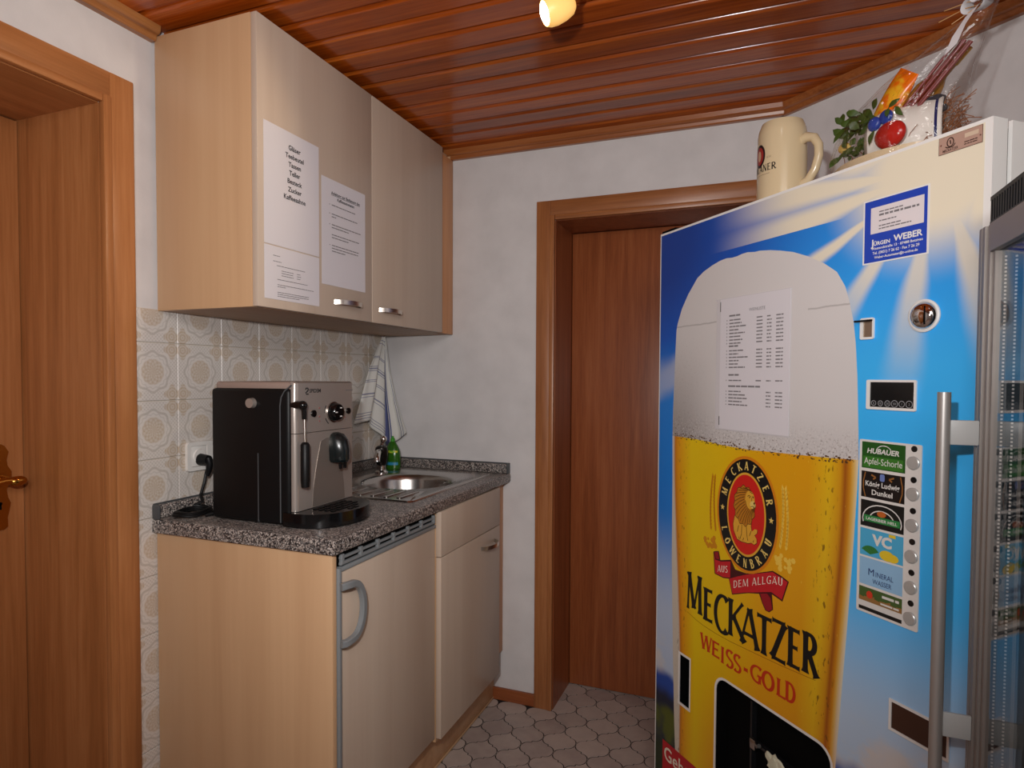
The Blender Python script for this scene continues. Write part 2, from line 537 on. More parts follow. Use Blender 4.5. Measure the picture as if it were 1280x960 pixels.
GW = {'M': 1.25, 'W': 1.3, 'I': 0.4, 'E': 0.75, 'L': 0.72, 'S': 0.7, '-': 0.55, ' ': 0.4, 'T': 0.85, 'R': 0.9, 'B': 0.8, 'K': 0.95}


def glyph_line(mb, s, x0, x1, z0, h, th, y=0.0, F=None, gap=0.18):
    ws = [GW.get(c, 0.9) for c in s]; tot = sum(ws) + gap * (len(s) - 1)
    k = (x1 - x0) / tot; x = x0
    for c, w in zip(s, ws):
        if c != ' ': glyph(mb, c, x, x + w * k, z0, z0 + h, th, y, F)
        x += (w + gap) * k


def fine_print():
    for o in bpy.data.objects:
        if o.name.split('.')[0] in ('small_print', 'list_print', 'plate_lettering', 'coin_symbols', 'barley_print', 'emblem_lion_lines', 'emblem_lettering', 'ribbon_lettering', 'label_picture'): o['kind'] = 'stuff'


def decal(name, outer, m, parent, y, holes=(), label=None):
    mb = MB(); mb.prism(outer, holes, 0, F=lambda a, b_, c: Vector((a, y, c)))
    o = part(name, mb, m, parent, label, smooth=False, fix=False)
    return o


def rect(x0, x1, z0, z1): return [(x0, z0), (x1, z0), (x1, z1), (x0, z1)]


def rrect(x0, x1, z0, z1, r, n=5):
    P = []
    for cx, cz, a in ((x1 - r, z0 + r, -90), (x1 - r, z1 - r, 0), (x0 + r, z1 - r, 90), (x0 + r, z0 + r, 180)):
        P += arcp(cx, cz, r, r, a, a + 90, n)
    return P


def ell(cx, cz, rx, rz, n=48): return [(cx + rx * math.cos(2 * PI * i / n), cz + rz * math.sin(2 * PI * i / n)) for i in range(n)]


# ================================================================== ROOM SHELL
ZC = 2.1655          # underside of the ceiling boards
XR, YF = 2.45, -3.6  # right wall and the wall behind the photographer
AX, AY = 1.5382, 0.0025
AD = Vector((0.7502, -0.6612, 0))          # direction of the slanting wall
YA = AY - (XR - AX) * 0.6612 / 0.7502      # where it meets the right wall
WH = 2.24
D1 = (-2.08, -1.2397, 1.9209)              # left doorway: y0, y1, top
D2 = (0.7558, 1.455, 1.8587)               # back doorway: x0, x1, top

mb = MB()
mb.box(-0.34, 0, D1[1], 0.3, 0, WH); mb.box(-0.34, 0, YF - .1, D1[0], 0, WH); mb.box(-0.34, 0, D1[0], D1[1], D1[2], WH)
wall_left = struct('wall_left', mb, MT['plaster'])
mb = MB()
mb.box(0, D2[0], 0, 0.3, 0, WH); mb.box(D2[1], 2.6, 0, 0.3, 0, WH); mb.box(D2[0], D2[1], 0, 0.3, D2[2], WH)
struct('wall_back', mb, MT['plaster'])
mb = MB(); mb.prism([(AX, 0.0), (XR + .12, 0.0), (XR + .12, YA - .04), (XR, YA)], t=WH, F=lambda a, h, c: Vector((a, c, h)))
struct('wall_slanting', mb, MT['plaster'])
mb = MB(); mb.box(XR, XR + 0.12, YF, YA - .04, 0, WH); struct('wall_right', mb, MT['plaster'])
mb = MB(); mb.box(-0.34, XR + .12, YF - 0.1, YF, 0, WH); struct('wall_front', mb, MT['plaster'])

# floor: grout bed with lantern-shaped tiles
mb = MB(); mb.box(-0.6, XR + .12, YF - .1, 0.3, -0.1, -0.0014); floor = struct('floor', mb, MT['grout'])
P_, Q_ = 0.1178, 0.0755


def lantern():
    hx, hz = P_ / 2, Q_
    e = arcp(hx * 0.46, 0.0, hx * 0.46, hz * 0.44, 180, 90, 6)                       # round lobe leaving the left node
    e += [(hx * 0.5, hz * 0.46), (hx * 0.5, hz * 0.54)]
    e += [(hx - q[0], hz - q[1]) for q in reversed(arcp(hx * 0.46, 0.0, hx * 0.46, hz * 0.44, 180, 90, 6))]
    L = [(-hx + a, c) for a, c in e]                       # left node -> top node
    T = [(-a, c) for a, c in reversed(L)][1:]
    Bq = [(-a, -c) for a, c in L][1:]
    U = [(a, -c) for a, c in reversed(L)][1:-1]
    out = L + T + Bq + U
    n = len(out); res = []
    for q in range(n):                                      # even joint: move every edge inwards
        a, p, c = out[q - 1], out[q], out[(q + 1) % n]
        e1 = (p[0] - a[0], p[1] - a[1]); e2 = (c[0] - p[0], c[1] - p[1])
        l1 = math.hypot(*e1) or 1; l2 = math.hypot(*e2) or 1
        nx = -(e1[1] / l1 + e2[1] / l2); nz = e1[0] / l1 + e2[0] / l2
        ln = math.hypot(nx, nz) or 1
        res.append((p[0] - nx / ln * 0.0020, p[1] - nz / ln * 0.0020))
    return res


LT = lantern()
mb = MB()
nL = len(LT)
v = [(a, c, 0.0) for a, c in LT] + [(a, c, -0.003) for a, c in LT]
tr = tessellate_polygon([[Vector((a, c, 0)) for a, c in LT]])
mb.geo(v, [tuple(t) for t in tr] + [(i, (i + 1) % nL, nL + (i + 1) % nL, nL + i) for i in range(nL)])
tile_me = mb.mesh('floor_tile', MT['ftile'], False)
rest = MB(); cnt = 0
for j in range(-46, 6):
    for i in range(-9, 20):
        x = 0.6055 + (i + (0.5 if j % 2 == 0 else 0.0)) * P_
        yv = -0.1195 + j * Q_
        if not (-0.32 < x < 2.42 and -3.58 < yv < 0.26): continue
        if x < -0.02 and not (D1[0] < yv < D1[1] - 0.03): continue
        if yv > 0.0 - 0.01 and not (0.72 < x < 1.5): continue
        if x > AX and yv > AY - (x - AX) * 0.88: continue
        if x > 0.5 and yv > -1.15 and x < 1.42 and cnt < 240:
            link('floor_tile', tile_me, floor, (x, yv, random.uniform(-0.0008, 0.0004))); cnt += 1
        else:
            rest.geo([(a + x, c + yv, 0.0) for a, c in LT], [tuple(t) for t in tr])
o = part('floor_tiles_beyond', rest, MT['ftile'], floor, smooth=False); o['kind'] = 'stuff'

# wall tiles behind the worktop
TT = 0.152; T0y, T0z = -1.0306, 1.3587
bed = MB(); bed.box(0.0, 0.004, -1.16, -0.02, 0.0, 1.446)
part('tile_bed', bed, MT['wgrout'], wall_left, smooth=False)
_tm = {}


def wtile(y0, y1, z0, z1, cyy, czz):
    """tile face from y0..y1, z0..z1 with pattern centre cyy, czz"""
    k = (round(y0 - cyy, 4), round(y1 - cyy, 4), round(z0 - czz, 4), round(z1 - czz, 4))
    if k not in _tm:
        b_ = MB(); b_.box(0.002, 0.008, k[0] + .0012, k[1] - .0012, k[2] + .0012, k[3] - .0012, 0.0012, 1)
        _tm[k] = b_.mesh('wall_tile', MT['wtile'])
    link('wall_tile', _tm[k], wall_left, (0, cyy, czz))


for i in range(-1, 7):
    ya, yb = T0y + i * TT, T0y + (i + 1) * TT
    cyy = (ya + yb) / 2
    ya, yb = max(ya, -1.158), min(yb, -0.022)
    for j in range(-9, 1):
        za, zb = T0z + j * TT, T0z + (j + 1) * TT
        czz = (za + zb) / 2
        zb = min(zb, 1.446); za = max(za, 0.0)
        if zb - za < 0.01: continue
        if i >= 0 and zb < 0.86: continue
        wtile(ya, yb, za, zb, cyy, czz)

# ceiling: boards running across the room
mb = MB(); mb.box(-0.34, XR + .12, YF - .1, 0.3, ZC + 0.02, ZC + 0.1); ceiling = struct('ceiling', mb, MT['doorB'])
Yb0, pb = -0.17634, 0.08911


def board(y0, y1, x1):
    ya, yb, gd_, rd = y0, y1 - 0.0006, 0.0085, 0.0140
    cz, sz = math.cos(math.radians(30)), math.sin(math.radians(75))
    prof = [(ya, ZC + 0.0185), (ya, ZC + gd_)]                # tongue left visible in the groove
    for q in range(8):
        f_ = math.radians(75 - 45 * q / 7)
        prof.append((ya + 0.013 + rd * (sz - math.sin(f_)), ZC + rd * (cz - math.cos(f_))))
    prof += [(yb - 0.004, ZC), (yb - 0.001, ZC + 0.004), (yb, ZC + 0.0185)]
    b_ = MB(); b_.loft([[Vector((0.0, p[0], p[1])) for p in prof], [Vector((x1, p[0], p[1])) for p in prof]], True, True, True)
    return b_


k = 0
while True:
    y1 = Yb0 + pb * 2 - k * pb; y0 = y1 - pb
    if y0 < YF: break
    y1 = min(y1, 0.0)
    x1 = min(XR, AX + max(0.0, (AY - y0)) * 0.7502 / 0.6612)
    o = part('ceiling_board', board(y0 - (y0 + y1) / 2, y1 - (y0 + y1) / 2, x1), MT['ceil'], ceiling, loc=(0, (y0 + y1) / 2, 0), angle=14)
    k += 1

# cornice trims under the ceiling (stepped profile: depth from the wall, height under the boards)
TP = [(0, -0.035), (0.016, -0.035), (0.019, -0.031), (0.021, -0.022), (0.030, -0.019), (0.034, -0.014), (0.036, 0.0), (0, 0.0)]
mb = MB(); mb.loft([[Vector((d, yy, ZC + h)) for d, h in TP] for yy in (YF, -1.093)], True, True, True)
struct('trim_1', mb, MT['trimY'], smooth=False)
mb = MB(); mb.loft([[Vector((xx, -d, ZC + h)) for d, h in TP] for xx in (0.302, AX - 0.006)], True, True, True)
struct('trim_2', mb, MT['trimX'], smooth=False)
an = Vector((-0.6612, -0.7502, 0))
mb = MB(); mb.loft([[Vector((AX, AY, 0)) + AD * s_ + an * d + Vector((0, 0, ZC + h)) for d, h in TP] for s_ in (-0.004, 1.215)], True, True, True)
struct('trim_3', mb, MT['trimX'], smooth=False)
mb = MB(); mb.loft([[Vector((XR - d, yy, ZC + h)) for d, h in TP] for yy in (YF, YA)], True, True, True)
struct('trim_4', mb, MT['trimY'], smooth=False)
mb = MB(); mb.box(0.45, 0.684, -0.013, 0, 0, 0.048, 0.003); struct('baseboard_back', mb, MT['base'])
mb = MB(); mb.box(0, 0.6, -0.006, 0.006, 0, 0.048, 0.003)
o = struct('baseboard_slanting', mb, MT['base'], loc=(1.55, -0.016, 0)); o.rotation_euler = (0, 0, math.atan2(AD.y, AD.x))

# left door (door_1): deep jamb, casing, leaf and brass furniture
d1 = struct('door_1')
y0, y1, zt = D1
mb = MB(); mb.box(0.001, 0.016, y1 + 0.02, -1.1576, 0, 1.9986, 0.002); mb.box(0.001, 0.02, y1, y1 + 0.022, 0, zt + 0.02, 0.004)
part('casing_post', mb, MT['doorA'], d1)
mb = MB(); mb.box(0.001, 0.016, y0 - 0.08, y0 - 0.02, 0, 1.9986, 0.002); part('casing_post', mb, MT['doorA'], d1)
mb = MB(); mb.box(0.001, 0.0158, y0 - 0.02, y1 + 0.02, zt + 0.018, 1.9984, 0.002); mb.box(0.001, 0.0198, y0, y1, zt, zt + 0.02, 0.004)
part('casing_head', mb, MT['doorAh'], d1)
mb = MB(); mb.box(-0.338, 0.001, y1 - 0.0005, y1 + 0.018, 0, zt); part('jamb', mb, MT['doorA'], d1, smooth=False)
mb = MB(); mb.box(-0.338, 0.001, y0 - 0.018, y0, 0, zt); part('jamb', mb, MT['doorA'], d1, smooth=False)
mb = MB(); mb.box(-0.338, 0.001, y0, y1, zt - 0.001, zt + 0.018); part('jamb_head', mb, MT['doorAh'], d1, smooth=False)
mb = MB(); mb.box(-0.334, -0.29, y0 + 0.002, y1 - 0.003, 0.006, zt - 0.004, 0.003); leaf = part('door_leaf', mb, MT['doorA'], d1)
mb = MB()
op = []
for zz, hw in ((0.885, 0.008), (0.892, 0.017), (0.915, 0.016), (0.925, 0.019), (0.95, 0.024), (0.965, 0.018), (0.985, 0.015), (1.01, 0.027), (1.03, 0.027), (1.045, 0.018), (1.06, 0.016), (1.08, 0.021), (1.095, 0.012), (1.1, 0.004)):
    op.append((hw, zz))
cyp = -1.302
outl = [(cyp + a, zz) for a, zz in op] + [(cyp - a, zz) for a, zz in reversed(op)]
mb.prism(outl, t=0.004, F=lambda a, t, c: Vector((-0.289 + 0.004 - t, a, c)))
esc = part('escutcheon', mb, MT['brass'], leaf, smooth=False, label='ornate brass back plate')
mb = MB(); mb.tube([(-0.285, cyp, 1.012), (-0.25, cyp, 1.012), (-0.238, cyp + 0.004, 1.012), (-0.232, cyp + 0.02, 1.011), (-0.232, cyp + 0.045, 1.008), (-0.234, cyp + 0.052, 1.006)][:3] +
                   [(-0.236, cyp - 0.02, 1.014), (-0.236, cyp - 0.06, 1.008), (-0.238, cyp - 0.1, 1.004)], [0.011, 0.009, 0.01, 0.009, 0.0085, 0.006], 12)
mb.sphere((-0.236, cyp + 0.012, 1.010), 0.016, 16, (0.8, 1.35, 0.8))
part('door_handle', mb, MT['brass'], leaf, label='brass lever handle')
mb = MB(); mb.cyl((-0.2855, cyp, 0.951), (-0.2845, cyp, 0.951), 0.0045, n=12); mb.box(-0.2855, -0.2845, cyp - 0.0025, cyp + 0.0025, 0.936, 0.95)
part('keyhole', mb, MT['blackm'], leaf, smooth=False)

# back door (door_2)
d2 = struct('door_2')
x0, x1, zt = D2
mb = MB(); mb.box(0.684, x0 - 0.018, -0.015, -0.0005, 0, 1.9322, 0.002); mb.box(x0 - 0.02, x0 - 0.0005, -0.019, -0.0005, 0, zt + 0.019, 0.004); part('casing_post', mb, MT['caseB'], d2)
mb = MB(); mb.box(x1 + 0.018, 1.528, -0.015, -0.0005, 0, 1.9322, 0.002); mb.box(x1 + 0.0005, x1 + 0.02, -0.019, -0.0005, 0, zt + 0.019, 0.004); part('casing_post', mb, MT['caseB'], d2)
mb = MB(); mb.box(x0 - 0.018, x1 + 0.018, -0.0148, -0.0005, zt + 0.018, 1.932, 0.002); mb.box(x0, x1, -0.0188, -0.0005, zt, zt + 0.02, 0.004); part('casing_head', mb, MT['caseBh'], d2)
mb = MB(); mb.box(x0 - 0.015, x0 + 0.001, -0.001, 0.298, 0, zt); part('jamb', mb, MT['doorB'], d2, smooth=False)
mb = MB(); mb.box(x1 - 0.001, x1 + 0.015, -0.001, 0.298, 0, zt); part('jamb', mb, MT['doorB'], d2, smooth=False)
mb = MB(); mb.box(x0, x1, -0.001, 0.298, zt - 0.001, zt + 0.015); part('jamb_head', mb, MT['doorB'], d2, smooth=False)
mb = MB(); mb.box(x0 + 0.003, x1 - 0.003, 0.222, 0.262, 0.004, zt - 0.004, 0.002); part('door_leaf', mb, MT['doorB'], d2)

# ================================================================== KITCHENETTE
R90 = PI / 2
# ---- wall cabinet: local x = along the wall to the corner, -y = into the room
UL, UD, Z0, Z1 = 1.0886, 0.3247, 1.4419, 2.1440
wc = thing('wall_cabinet', 'maple and cream two-door wall cabinet hung above the coffee machine', 'cabinet', (UD, -1.0916, Z0), R90)
H = Z1 - Z0
mb = MB(); mb.box(0, 0.018, 0, UD - 0.01, 0, H, 0.001); part('side_panel', mb, MT['maple'], wc)
mb = MB(); mb.box(UL - 0.018, UL, 0, UD - 0.01, 0, H); part('side_panel', mb, MT['maple'], wc, smooth=False)
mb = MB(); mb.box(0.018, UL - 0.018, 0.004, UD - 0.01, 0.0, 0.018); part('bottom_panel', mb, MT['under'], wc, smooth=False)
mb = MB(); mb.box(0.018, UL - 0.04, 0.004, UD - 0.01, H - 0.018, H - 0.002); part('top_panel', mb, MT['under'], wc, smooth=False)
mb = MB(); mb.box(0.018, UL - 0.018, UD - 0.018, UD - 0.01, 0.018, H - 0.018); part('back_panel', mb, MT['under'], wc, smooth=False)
mb = MB(); mb.box(0.972, UL - 0.0005, -0.004, 0.0145, 0, H - 0.0145, 0.001); part('filler_strip', mb, MT['mapled'], wc, label='narrow maple filler strip')


def bow_handle(xa, xb, z, yf, parent, bow=0.031):
    b_ = MB()
    n = 14
    pts = []
    for i in range(n + 1):
        q = i / n
        pts.append((xa + (xb - xa) * q, yf - bow * (math.sin(PI * q) ** 0.55), z))
    b_.tube(pts, 1, sec=[(0.0065, -0.0022), (0.0065, 0.0022), (-0.0065, 0.0022), (-0.0065, -0.0022)])
    return part('handle', b_, MT['nickel'], parent, label='satin metal bow handle')


for xa, xb in ((0.0015, 0.4905), (0.4935, 0.9705)):
    mb = MB(); mb.box(xa, xb, -0.0178, -0.0005, 0.001, H, 0.0012); dr = part('cabinet_door', mb, MT['cream'], wc)
    hx = 0.3 if xa < 0.1 else 0.5314
    bow_handle(hx, hx + 0.125, 0.0435, -0.0178, dr)


def sheet(name, label, xa, xb, za, zb, y=-0.0185, cat='paper sign'):
    """A4 page on the wall cabinet door, own origin"""
    o = MB(); o.box(0, xb - xa, -0.0004, 0, 0, zb - za)
    w = Vector((UD - y, -1.0916 + xa, Z0 + za))
    me = o.mesh(name, MT['paper'], False)
    ob = link(name, me, None, w, None, (0, 0, R90))
    return tag(ob, label, cat)


# page with the list of contents
xs, zs = 0.0215, 0.158
pg = sheet('paper_notice', 'white page reading Gläser to Kaffeesahne in bold letters on cabinet door', xs, xs + 0.21, zs, zs + 0.297)
mb = MB()
for i, t in enumerate(('Gläser', 'Teebeutel', 'Tassen', 'Teller', 'Besteck', 'Zucker', 'Kaffeesahne')):
    put_text(mb, t, 0.112, 0.252 - i * 0.0212, 0.0122, -0.0008, 'C', bold=0.022)
part('lettering', mb, MT['ink'], pg, smooth=False, fix=False)
# small-print page below it
pg = sheet('paper_notice', 'white small-print page low on cabinet door, below the bold list', xs, xs + 0.21, zs - 0.135, zs - 0.003)
mb = MB()
for z, a, c in ((0.108, 0.03, 0.055), (0.094, 0.03, 0.06), (0.084, 0.043, 0.15), (0.073, 0.06, 0.105), (0.067, 0.06, 0.105), (0.061, 0.06, 0.105), (0.073, 0.118, 0.134), (0.067, 0.118, 0.134), (0.061, 0.118, 0.134), (0.05, 0.045, 0.16), (0.037, 0.045, 0.185), (0.032, 0.045, 0.075), (0.018, 0.045, 0.165), (0.013, 0.045, 0.165), (0.008, 0.045, 0.13)):
    bars(mb, a, c, z, 0.0016, -0.0008, 0.011)
part('small_print', mb, MT['inkg'], pg, smooth=False, fix=False)
# instructions page
xs2 = 0.2425
pg = sheet('paper_notice', 'white instruction page with underlined heading, right page on left cabinet door', xs2, xs2 + 0.21, 0.088, 0.385)
mb = MB()
put_text(mb, 'Anleitung zur Bedienung des', 0.112, 0.256, 0.0085, -0.0008, 'C', width=0.138, bold=0.02)
put_text(mb, 'Kaffeeautomaten', 0.112, 0.242, 0.0085, -0.0008, 'C', bold=0.02)
mb.geo([(0.043, -0.0008, 0.2535), (0.181, -0.0008, 0.2535), (0.181, -0.0008, 0.2545), (0.043, -0.0008, 0.2545)], [(0, 1, 2, 3)])
part('heading', mb, MT['ink'], pg, smooth=False, fix=False)
mb = MB()
for z, a, c in ((0.225, 0.045, 0.16), (0.2, 0.045, 0.17), (0.192, 0.045, 0.065), (0.17, 0.045, 0.185), (0.162, 0.045, 0.125), (0.142, 0.045, 0.18), (0.134, 0.045, 0.125), (0.112, 0.045, 0.175), (0.104, 0.045, 0.172), (0.096, 0.045, 0.11)):
    bars(mb, a, c, z, 0.0026, -0.0008, 0.016)
for z in (0.225, 0.2, 0.17, 0.112): bars(mb, 0.034, 0.037, z, 0.0026, -0.0008)
part('small_print', mb, MT['inkg'], pg, smooth=False, fix=False)

# ---- worktop with upstands
ZW, TW, WX, WL = 0.8990, 0.0342, 0.5793, 1.1138
wt = thing('worktop', 'speckled grey granite-look worktop along the tiled wall', 'worktop', (0, 0, ZW))
sx0, sx1, sy0, sy1 = 0.105, 0.5215, -0.664, -0.055        # sink plate
hole = rrect(sx0 + 0.045, sx1 - 0.035, sy0 + 0.17, sy1 - 0.115, 0.148)
mb = MB()
mb.prism([(0.0, -WL), (WX, -WL), (WX, -0.001), (0.0, -0.001)], [hole], TW, F=lambda a, t, c: Vector((a, c, -t)))
bmesh.ops.recalc_face_normals(mb.b, faces=mb.b.faces)
es = [e for e in mb.b.edges if all(abs(v_.co.x - WX) < 1e-5 for v_ in e.verts) and abs(e.verts[0].co.z - e.verts[1].co.z) < 1e-5]
es += [e for e in mb.b.edges if all(abs(v_.co.y + WL) < 1e-5 for v_ in e.verts) and abs(e.verts[0].co.z - e.verts[1].co.z) < 1e-5 and e.verts[0].co.z > -0.01]
bmesh.ops.bevel(mb.b, geom=es, offset=0.006, segments=3, affect='EDGES', profile=0.5)
part('worktop_slab', mb, MT['granite'], wt, angle=30)
mb = MB(); mb.box(0.009, 0.020, -1.112, -0.02, 0.0005, 0.036, 0.003); part('upstand', mb, MT['granite'], wt)
mb = MB(); mb.box(0.020, 0.572, -0.020, -0.002, 0.0005, 0.036, 0.003); part('upstand', mb, MT['granite'], wt)
mb = MB(); mb.box(0.009, 0.013, -1.112, -0.02, 0.036, 0.0405); mb.box(0.009, 0.576, -0.006, -0.002, 0.036, 0.0405)
part('sealing_lip', mb, MT['greyd'], wt, smooth=False, label='dark sealing lip along the upstand')
mb = MB(); mb.box(0.009, 0.034, -1.1165, -1.108, 0.0005, 0.039, 0.004); part('end_cap', mb, MT['greyd'], wt, label='dark grey end cap')
mb = MB(); mb.box(0.570, 0.5775, -0.026, -0.002, 0.0005, 0.0405, 0.001); part('end_cap', mb, MT['greyd'], wt, label='dark end cap')

# ---- sink
sk = thing('sink', 'stainless steel inset sink with drainer beside the coffee machine', 'sink', (0, 0, ZW + 0.0005))
bx0, bx1, by0, by1 = sx0 + 0.052, sx1 - 0.044, sy0 + 0.178, sy1 - 0.125
mb = MB()
nR = 14
outer = rrect(sx0, sx1, sy0, sy1, 0.02, nR)


def inset_ring(x0, x1, yA, yB, r, z): return [Vector((a, c, z)) for a, c in rrect(x0, x1, yA, yB, r, nR)]


rings = [inset_ring(sx0, sx1, sy0, sy1, 0.02, 0.0), inset_ring(sx0 + 0.003, sx1 - 0.003, sy0 + 0.003, sy1 - 0.003, 0.018, 0.004),
         inset_ring(bx0 - 0.010, bx1 + 0.010, by0 - 0.010, by1 + 0.010, 0.150, 0.0025), inset_ring(bx0, bx1, by0, by1, 0.145, -0.003),
         inset_ring(bx0 + 0.006, bx1 - 0.006, by0 + 0.006, by1 - 0.006, 0.140, -0.02), inset_ring(bx0 + 0.014, bx1 - 0.014, by0 + 0.014, by1 - 0.014, 0.132, -0.07),
         inset_ring(bx0 + 0.028, bx1 - 0.028, by0 + 0.028, by1 - 0.028, 0.118, -0.115), inset_ring(bx0 + 0.05, bx1 - 0.05, by0 + 0.05, by1 - 0.05, 0.098, -0.138), inset_ring(bx0 + 0.08, bx1 - 0.08, by0 + 0.08, by1 - 0.08, 0.07, -0.146)]
mb.loft(rings, True, False, True)
part('sink_bowl', mb, MT['steel'], sk, angle=50, fix=True)
for i in range(7):
    xx = 0.175 + i * 0.047
    mb = MB(); mb.box(xx - 0.007, xx + 0.007, sy0 + 0.028, by0 - 0.03, 0.0028, 0.0060, 0.0030, 3); part('drainer_ridge', mb, MT['steel'], sk)
mb = MB(); mb.lathe([(0.0, -0.143), (0.012, -0.1425), (0.03, -0.144), (0.036, -0.147)], 24, Matrix.Translation(((bx0 + bx1) / 2, (by0 + by1) / 2, 0)))
part('drain', mb, MT['chrome'], sk)

# ---- tap
tp = thing('tap', 'dark chrome mixer tap standing at the back of the sink', 'tap', (0.13, -0.215, ZW + 0.0045))
mb = MB(); mb.lathe([(0.0, 0), (0.025, 0), (0.025, 0.006), (0.017, 0.012), (0.016, 0.03)], 24); part('base_ring', mb, MT['chrome'], tp)
mb = MB(); mb.lathe([(0.016, 0.03), (0.021, 0.04), (0.024, 0.06), (0.025, 0.085), (0.022, 0.098), (0.014, 0.104), (0.0, 0.105)], 24); part('body', mb, MT['darkmetal'], tp)
mb = MB(); mb.tube([(0.0, 0, 0.075), (0.01, -0.03, 0.083), (0.03, -0.07, 0.087), (0.05, -0.105, 0.082), (0.056, -0.118, 0.07), (0.057, -0.12, 0.06)], [0.015, 0.013, 0.012, 0.011, 0.011, 0.0105], 14)
part('spout', mb, MT['chrome'], tp)
mb = MB(); mb.tube([(0, 0, 0.1), (0.005, -0.002, 0.115), (0.01, -0.006, 0.125)], [0.01, 0.008, 0.008], 12); mb.sphere((0.013, -0.007, 0.131), 0.014, 16)
part('lever', mb, MT['chrome'], tp)

# ---- washing-up bottle
bt = thing('detergent_bottle', 'green washing-up liquid bottle with yellow label behind the tap', 'bottle', (0.112, -0.105, ZW + 0.0045))
m = mat('green_clear_plastic', sr(52, 116, 26), 0.2); m.node_tree.nodes['Principled BSDF'].inputs['Transmission Weight'].default_value = 0.35
mb = MB()
pr = [(0.030, 0.0), (0.034, 0.006), (0.034, 0.05), (0.031, 0.072), (0.023, 0.092), (0.014, 0.106), (0.01, 0.11)]
mb.loft([[Vector((r_ * 1.0 * math.cos(2 * PI * i / 28), r_ * 0.72 * math.sin(2 * PI * i / 28), z_)) for i in range(28)] for r_, z_ in pr], True, True, True)
part('bottle_body', mb, m, bt)
mb = MB(); mb.lathe([(0.009, 0.11), (0.009, 0.122), (0.004, 0.126), (0.004, 0.132), (0, 0.132)], 16); part('cap', mb, flat('green_cap', (60, 150, 40)), bt)
mb = MB()
lab = []
for z_ in (0.018, 0.075):
    lab.append([Vector((0.0346 * math.cos(t) * (1 if z_ < .05 else .90), 0.0346 * 0.72 * math.sin(t) * (1 if z_ < .05 else .90), z_)) for t in [math.radians(-135 + 110 * i / 12) for i in range(13)]])
mb.loft(lab, False)
m = mat('yellow_blue_label', sr(214, 200, 40), 0.4); nt, b = tree(m); q = xyz(nt)
nt.links.new(mixc(nt, q[2].ss(0.034, 0.03), mixc(nt, noise(nt, objco(nt), 60, 1).gt(0.52), sr(216, 204, 50), sr(120, 180, 40)), sr(40, 130, 170)), b.inputs['Base Color'])
part('bottle_label', mb, m, bt, label='yellow label with blue foot')

# ---- tea towel hanging in the corner
tw = MB()
NZ, NT = 40, 34
rows = []
KL = [(1.437, 0.012), (1.40, 0.035), (1.30, 0.10), (1.17, 0.16), (1.08, 0.205), (0.98, 0.19)]
KR = [(1.437, 0.008), (1.40, 0.016), (1.30, 0.03), (1.24, 0.045), (1.17, 0.065), (1.05, 0.108), (0.98, 0.11)]


def lerp(K, z):
    for (a, p), (c, q) in zip(K, K[1:]):
        if a >= z >= c: return p + (q - p) * (a - z) / (a - c)
    return K[-1][1] if z < K[-1][0] else K[0][1]


def bot(t):
    if t < -0.55: return 1.10 + (-0.55 - t) * -0.02
    if t < 0.15: return 1.10 - (t + 0.55) / 0.7 * 0.118
    return 0.982 + (t - 0.15) / 0.85 * 0.062


for i in range(NZ + 1):
    row = []
    for j in range(NT + 1):
        t = -1 + 2 * j / NT
        z = 1.437 + (bot(t) - 1.437) * i / NZ
        q = (1.437 - z) / 0.45
        wv = 0.010 * min(1, q * 2.2) * (math.sin(9.0 * t + 0.8 + 1.2 * q) + 0.5 * math.sin(17 * t - 2 * q))
        if t < 0:
            s_ = -t * lerp(KL, z)
            p = (0.034 + wv + 0.006 * math.exp(-s_ * 30), -0.048 - s_)
        else:
            s_ = t * lerp(KR, z)
            p = (0.034 + s_, -0.048 + wv * 0.7)
        cr_ = math.exp(-abs(t) * 7)
        p = (p[0] + 0.008 * cr_, p[1] - 0.008 * cr_)
        row.append(Vector((p[0], p[1], z)))
    rows.append(row)
vv = tw.loft(rows, False)
me = tw.mesh('tea_towel', None, True, 80)
uv = me.uv_layers.new(name='UVMap')
for lp in me.loops:
    r_, c_ = divmod(lp.vertex_index, NT + 1)
    uv.data[lp.index].uv = (c_ / NT, r_ / NZ)
m = mat('striped_tea_towel', sr(214, 212, 208), 0.9); nt, b = tree(m)
tc = nt.nodes.new('ShaderNodeTexCoord'); s = nt.nodes.new('ShaderNodeSeparateXYZ'); nt.links.new(tc.outputs['UV'], s.inputs[0])
U, V = N(nt, s.outputs[0]), N(nt, s.outputs[1])
band = (U - 0.585).abs().lt(0.07).max((U - 0.69).abs().lt(0.012)).max((U - 0.495).abs().lt(0.010)).max((U - 0.88).abs().lt(0.008)).max((U - 0.93).abs().lt(0.006)) * V.gt(0.12)
hl = None
for q in (0.05, 0.085, 0.24, 0.255, 0.36, 0.385, 0.41, 0.52, 0.54, 0.68, 0.715, 0.9, 0.93, 0.96):
    e = (V - q).abs().lt(0.008 if q in (0.385, 0.68) else 0.004)
    hl = e if hl is None else hl.max(e)
hl = hl * U.lt(0.5)
nt.links.new(mixc(nt, band.max(hl * 0.75) * 0.9, sr(214, 212, 206), sr(42, 56, 120)), b.inputs['Base Color'])
me.materials.append(m)
sm = None
tws = thing('tea_towel', 'white tea towel with blue stripes hanging in the corner above the sink', 'towel', (0.02, -0.03, 1.43))
o = link('cloth', me, tws, (-0.02, 0.03, -1.43))
md = o.modifiers.new('thick', 'SOLIDIFY'); md.thickness = 0.0016
mb = MB(); mb.tube([(0.012, -0.006, 0.012), (0.012, -0.012, 0.0), (0.014, -0.02, -0.006), (0.014, -0.03, 0.0), (0.014, -0.03, 0.006)], 0.002, 8)
part('hook', mb, MT['chrome'], tws)

